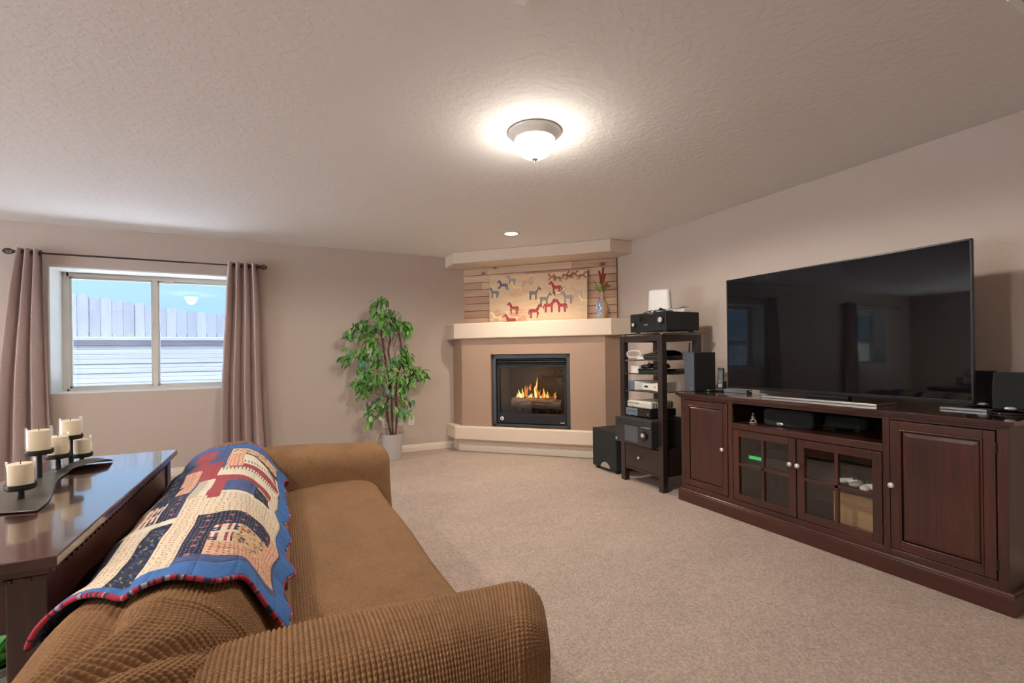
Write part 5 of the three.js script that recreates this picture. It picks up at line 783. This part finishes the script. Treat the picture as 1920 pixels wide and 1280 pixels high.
// upper shelf
{
  const t = thing('white_gadget', 'white looped gadget on a small white stand at the left of the upper rack shelf', 'gadget');
  const loop = []; for (let k = 0; k < 26; k++) { const a = k / 26 * 2 * Math.PI, ca = Math.cos(a), sa = Math.sin(a); loop.push([2.90, 1.172 + 0.030 * Math.sign(sa) * Math.abs(sa) ** 0.7, -3.345 + 0.090 * Math.sign(ca) * Math.abs(ca) ** 0.6]); } obj('loop', tube(loop, 0.006, 90, 8, true), whitePlastic, t);
  obj('stand', [box(2.895, 2.93, 1.1225, 1.146, -3.30, -3.20, 0.006, undefined, 2)], whitePlastic, t);
}
{
  const t = thing('black_game_console', 'curved glossy black game console on the upper glass shelf', 'game console');
  obj('shell', sheet(24, 24, (u, v) => { const z = lerp(-3.245, -3.012, v), top = 1.160 + 0.045 * Math.sin(Math.PI * clamp(0.15 + 0.85 * v) * 0.62), a = u * 2 * Math.PI, x = 3.03 + 0.13 * Math.cos(a), y = lerp(1.160, top, Math.max(0, Math.sin(a))) - 0.008 * Math.max(0, -Math.sin(a)); return [x, y, z]; }, 0.002), blackGloss, t);
  obj('lower_body', [box(2.895, 3.17, 1.1215, 1.156, -3.222, -3.012, 0.008, undefined, 2)], blackPlastic, t); obj('disc_slot', [box(2.8935, 2.896, 1.141, 1.144, -3.20, -3.06, 0)], greyMetal, t);
}
// second shelf
{
  const t = thing('white_switch', 'small white ribbed box at the left of the second shelf', 'electronics', [2.95, 0.997, -3.345]);
  obj('case', [box(-0.04, 0.06, 0, 0.066, -0.058, 0.055, 0.005, undefined, 2)], whitePlastic, t); obj('ridge', [0, 1, 2, 3, 4].map((k) => box(-0.0425, -0.039, 0.008, 0.058, -0.045 + k * 0.022, -0.036 + k * 0.022, 0.001)), whitePlastic, t);
}
{
  const t = thing('slim_game_console', 'slim black game console on the second glass shelf', 'game console');
  obj('case', [box(2.895, 3.20, 0.9975, 1.040, -3.283, -3.012, 0.004)], blackPlastic, t); obj('upper_half', [box(2.893, 3.20, 1.0195, 1.0405, -3.285, -3.011, 0.003)], blackGloss, t); obj('front_stripe', [box(2.892, 2.894, 1.0175, 1.0192, -3.283, -3.012, 0)], std({ color: lin(0.1, 0.18, 0.3), roughness: 0.3 }), t);
}
pad2('black game controller on the slim console, the left of two', 2.965, 1.0408, -3.215, -1.9, blackPlastic, 0.95, 'black controllers on the rack');
pad2('black game controller on the slim console, the right of two', 2.985, 1.0408, -3.075, -1.0, blackPlastic, 0.95, 'black controllers on the rack');
// third shelf
{
  const t = thing('waisted_game_console', 'white game console with a waisted front on the third glass shelf', 'game console');
  const s = new THREE.Shape(); s.moveTo(-3.335, 0.8425); s.quadraticCurveTo(-3.19, 0.866, -3.030, 0.8425); s.lineTo(-3.030, 0.924); s.quadraticCurveTo(-3.19, 0.896, -3.335, 0.924); s.closePath();
  const g = new THREE.ExtrudeGeometry(s, { depth: 0.25, bevelEnabled: true, bevelThickness: 0.004, bevelSize: 0.003, bevelOffset: -0.003, bevelSegments: 2, curveSegments: 16 }); g.applyMatrix4(new THREE.Matrix4().makeBasis(new THREE.Vector3(0, 0, 1), new THREE.Vector3(0, 1, 0), new THREE.Vector3(-1, 0, 0)).setPosition(3.15, 0, 0)); obj('shell', planar(g), whitePlastic, t);
  obj('hard_drive', [box(2.90, 3.14, 0.8425, 0.926, -3.425, -3.338, 0.006, undefined, 2)], std({ color: lin(0.12, 0.17, 0.24), roughness: 0.5 }), t);
  obj('badge', [ball(0.018, 2.896, 0.884, -3.185, 0.15, 0.55, 1.5, 16)], greyMetal, t);
  obj('vent_slot', [...Array(7)].map((_, k) => box(2.894, 2.8965, 0.852 + k * 0.009, 0.8555 + k * 0.009, -3.325, -3.235, 0)), std({ color: lin(0.35, 0.34, 0.33), roughness: 0.6 }), t);
  obj('button', [dialX(0.007, 0.003, 2.895, 0.885, -3.075)], silverM, t);
}
// on the disc changer
{
  const t = thing('flat_game_console', 'off-white game console with a disc tray lying above the grey player', 'game console');
  obj('shell', [box(2.885, 3.16, 0.683, 0.748, -3.435, -3.118, 0.018, undefined, 4)], std({ color: lin(0.62, 0.60, 0.52), roughness: 0.4 }), t);
  obj('disc_tray', [box(2.8835, 2.886, 0.722, 0.732, -3.41, -3.27, 0.001)], silverM, t); obj('side_grille', [...Array(8)].map((_, k) => box(2.91 + k * 0.03, 2.925 + k * 0.03, 0.692, 0.738, -3.119, -3.1165, 0.001)), std({ color: lin(0.16, 0.17, 0.12), roughness: 0.7 }), t);
  obj('port_cover', [box(2.8835, 2.886, 0.695, 0.703, -3.40, -3.33, 0)], std({ color: lin(0.3, 0.3, 0.27), roughness: 0.5 }), t);
}
{
  const t = thing('disc_player', 'blue-grey front loading disc player between the white console and the changer', 'electronics');
  obj('case', [box(2.885, 3.18, 0.614, 0.680, -3.437, -3.116, 0.003)], blackPlastic, t); const f = obj('front_panel', [box(2.876, 2.887, 0.614, 0.680, -3.437, -3.28, 0.002)], std({ color: lin(0.20, 0.26, 0.33), roughness: 0.35, metalness: 0.3 }), t);
  obj('disc_slot', [box(2.8745, 2.877, 0.650, 0.655, -3.415, -3.30, 0)], blackMatte, f); obj('glossy_panel', [box(2.876, 2.887, 0.614, 0.680, -3.278, -3.116, 0.002)], blackGloss, t); obj('power_light', [dialX(0.006, 0.003, 2.875, 0.640, -3.145, 16)], silverM, t);
  for (const [x, z] of [[2.92, -3.41], [2.92, -3.14], [3.15, -3.41], [3.15, -3.14]]) obj('foot', [cyl(0.014, 0.014, 0.012, x, 0.609, z, 14)], blackMatte, t);
}
{
  const t = thing('disc_changer', 'large dark grey disc changer jutting out above the rack drawer', 'disc changer');
  const g = std({ color: lin(0.055, 0.055, 0.062), roughness: 0.32, metalness: 0.35 }), x = 2.785;
  obj('case', [box(x + 0.02, 3.22, 0.372, 0.602, -3.434, -3.012, 0.004)], blackMatte, t);
  obj('front_panel', [box(x, x + 0.022, 0.372, 0.600, -3.480, -3.008, 0.005, undefined, 2)], g, t);
  obj('display_strip', [box(x - 0.0015, x + 0.001, 0.545, 0.585, -3.44, -3.11, 0)], blackGloss, t);
  obj('loading_door', [box(x - 0.004, x + 0.002, 0.395, 0.535, -3.345, -3.17, 0.003, undefined, 2)], std({ color: lin(0.13, 0.14, 0.16), roughness: 0.3, metalness: 0.4 }), t);
  obj('dial', [dialX(0.036, 0.022, x - 0.010, 0.470, -3.085)], blackGloss, t); obj('dial_cap', [dialX(0.018, 0.006, x - 0.023, 0.474, -3.092)], nickelM, t);
  obj('button_row', [0, 1, 2, 3, 4].map((k) => box(x - 0.004, x, 0.535, 0.545, -3.135 + k * 0.024, -3.120 + k * 0.024, 0.001)), silverM, t);
  obj('energy_sticker', [box(x - 0.001, x, 0.385, 0.408, -3.474, -3.455, 0)], std({ color: lin(0.25, 0.55, 0.65), roughness: 0.6 }), t);
}
tag(obj('hanging_cord', [tube([[3.335, 1.27, -3.05], [3.35, 1.18, -3.02], [3.36, 1.05, -3.06], [3.37, 0.80, -3.02], [3.37, 0.45, -3.10], [3.36, 0.05, -3.04]], 0.005, 60, 8), tube([[3.34, 1.27, -3.10], [3.36, 1.15, -3.12], [3.38, 0.95, -3.05], [3.37, 0.6, -3.12], [3.38, 0.03, -3.12]], 0.005, 60, 8)], cordM), 'black cords hanging down behind the audio rack', 'cord');
{
  const t = thing('subwoofer', 'black cube subwoofer on the carpet left of the audio rack', 'speaker');
  obj('cabinet', [box(2.93, 3.32, 0.03, 0.415, -4.005, -3.625, 0.012, undefined, 3)], blackMatte, t);
  obj('grille', [box(2.905, 2.935, 0.025, 0.418, -4.008, -3.622, 0.014, undefined, 4)], clothSpeaker, t);
  const hs = new THREE.Shape(); hs.absarc(0, 0, 0.078, 0.28, Math.PI - 0.28, false); hs.closePath(); const b = new THREE.ExtrudeGeometry(hs, { depth: 0.004, bevelEnabled: true, bevelThickness: 0.005, bevelSize: 0.006, bevelOffset: -0.006, bevelSegments: 3, curveSegments: 30 }); b.rotateY(-Math.PI / 2); b.translate(2.905, 0.016, -3.79); obj('badge', b, silverM, t);
  for (const [x, z] of [[2.95, -3.97], [2.95, -3.66], [3.28, -3.97], [3.28, -3.66]]) obj('foot', [cyl(0.02, 0.018, 0.032, x, 0.016, z, 16)], blackPlastic, t);
}

// ------------------------------------------------------------------ put every group's origin at the base of its thing
for (const o of [...scene.children]) if (o.isGroup && o.position.lengthSq() === 0 && o.rotation.y === 0) {
  o.updateMatrixWorld(true); const b = new THREE.Box3().setFromObject(o); if (b.isEmpty()) continue; const c = b.getCenter(new THREE.Vector3()); c.y = b.min.y;
  o.position.copy(c); for (const k of o.children) k.position.sub(c);
}
renderer.render(scene, camera);
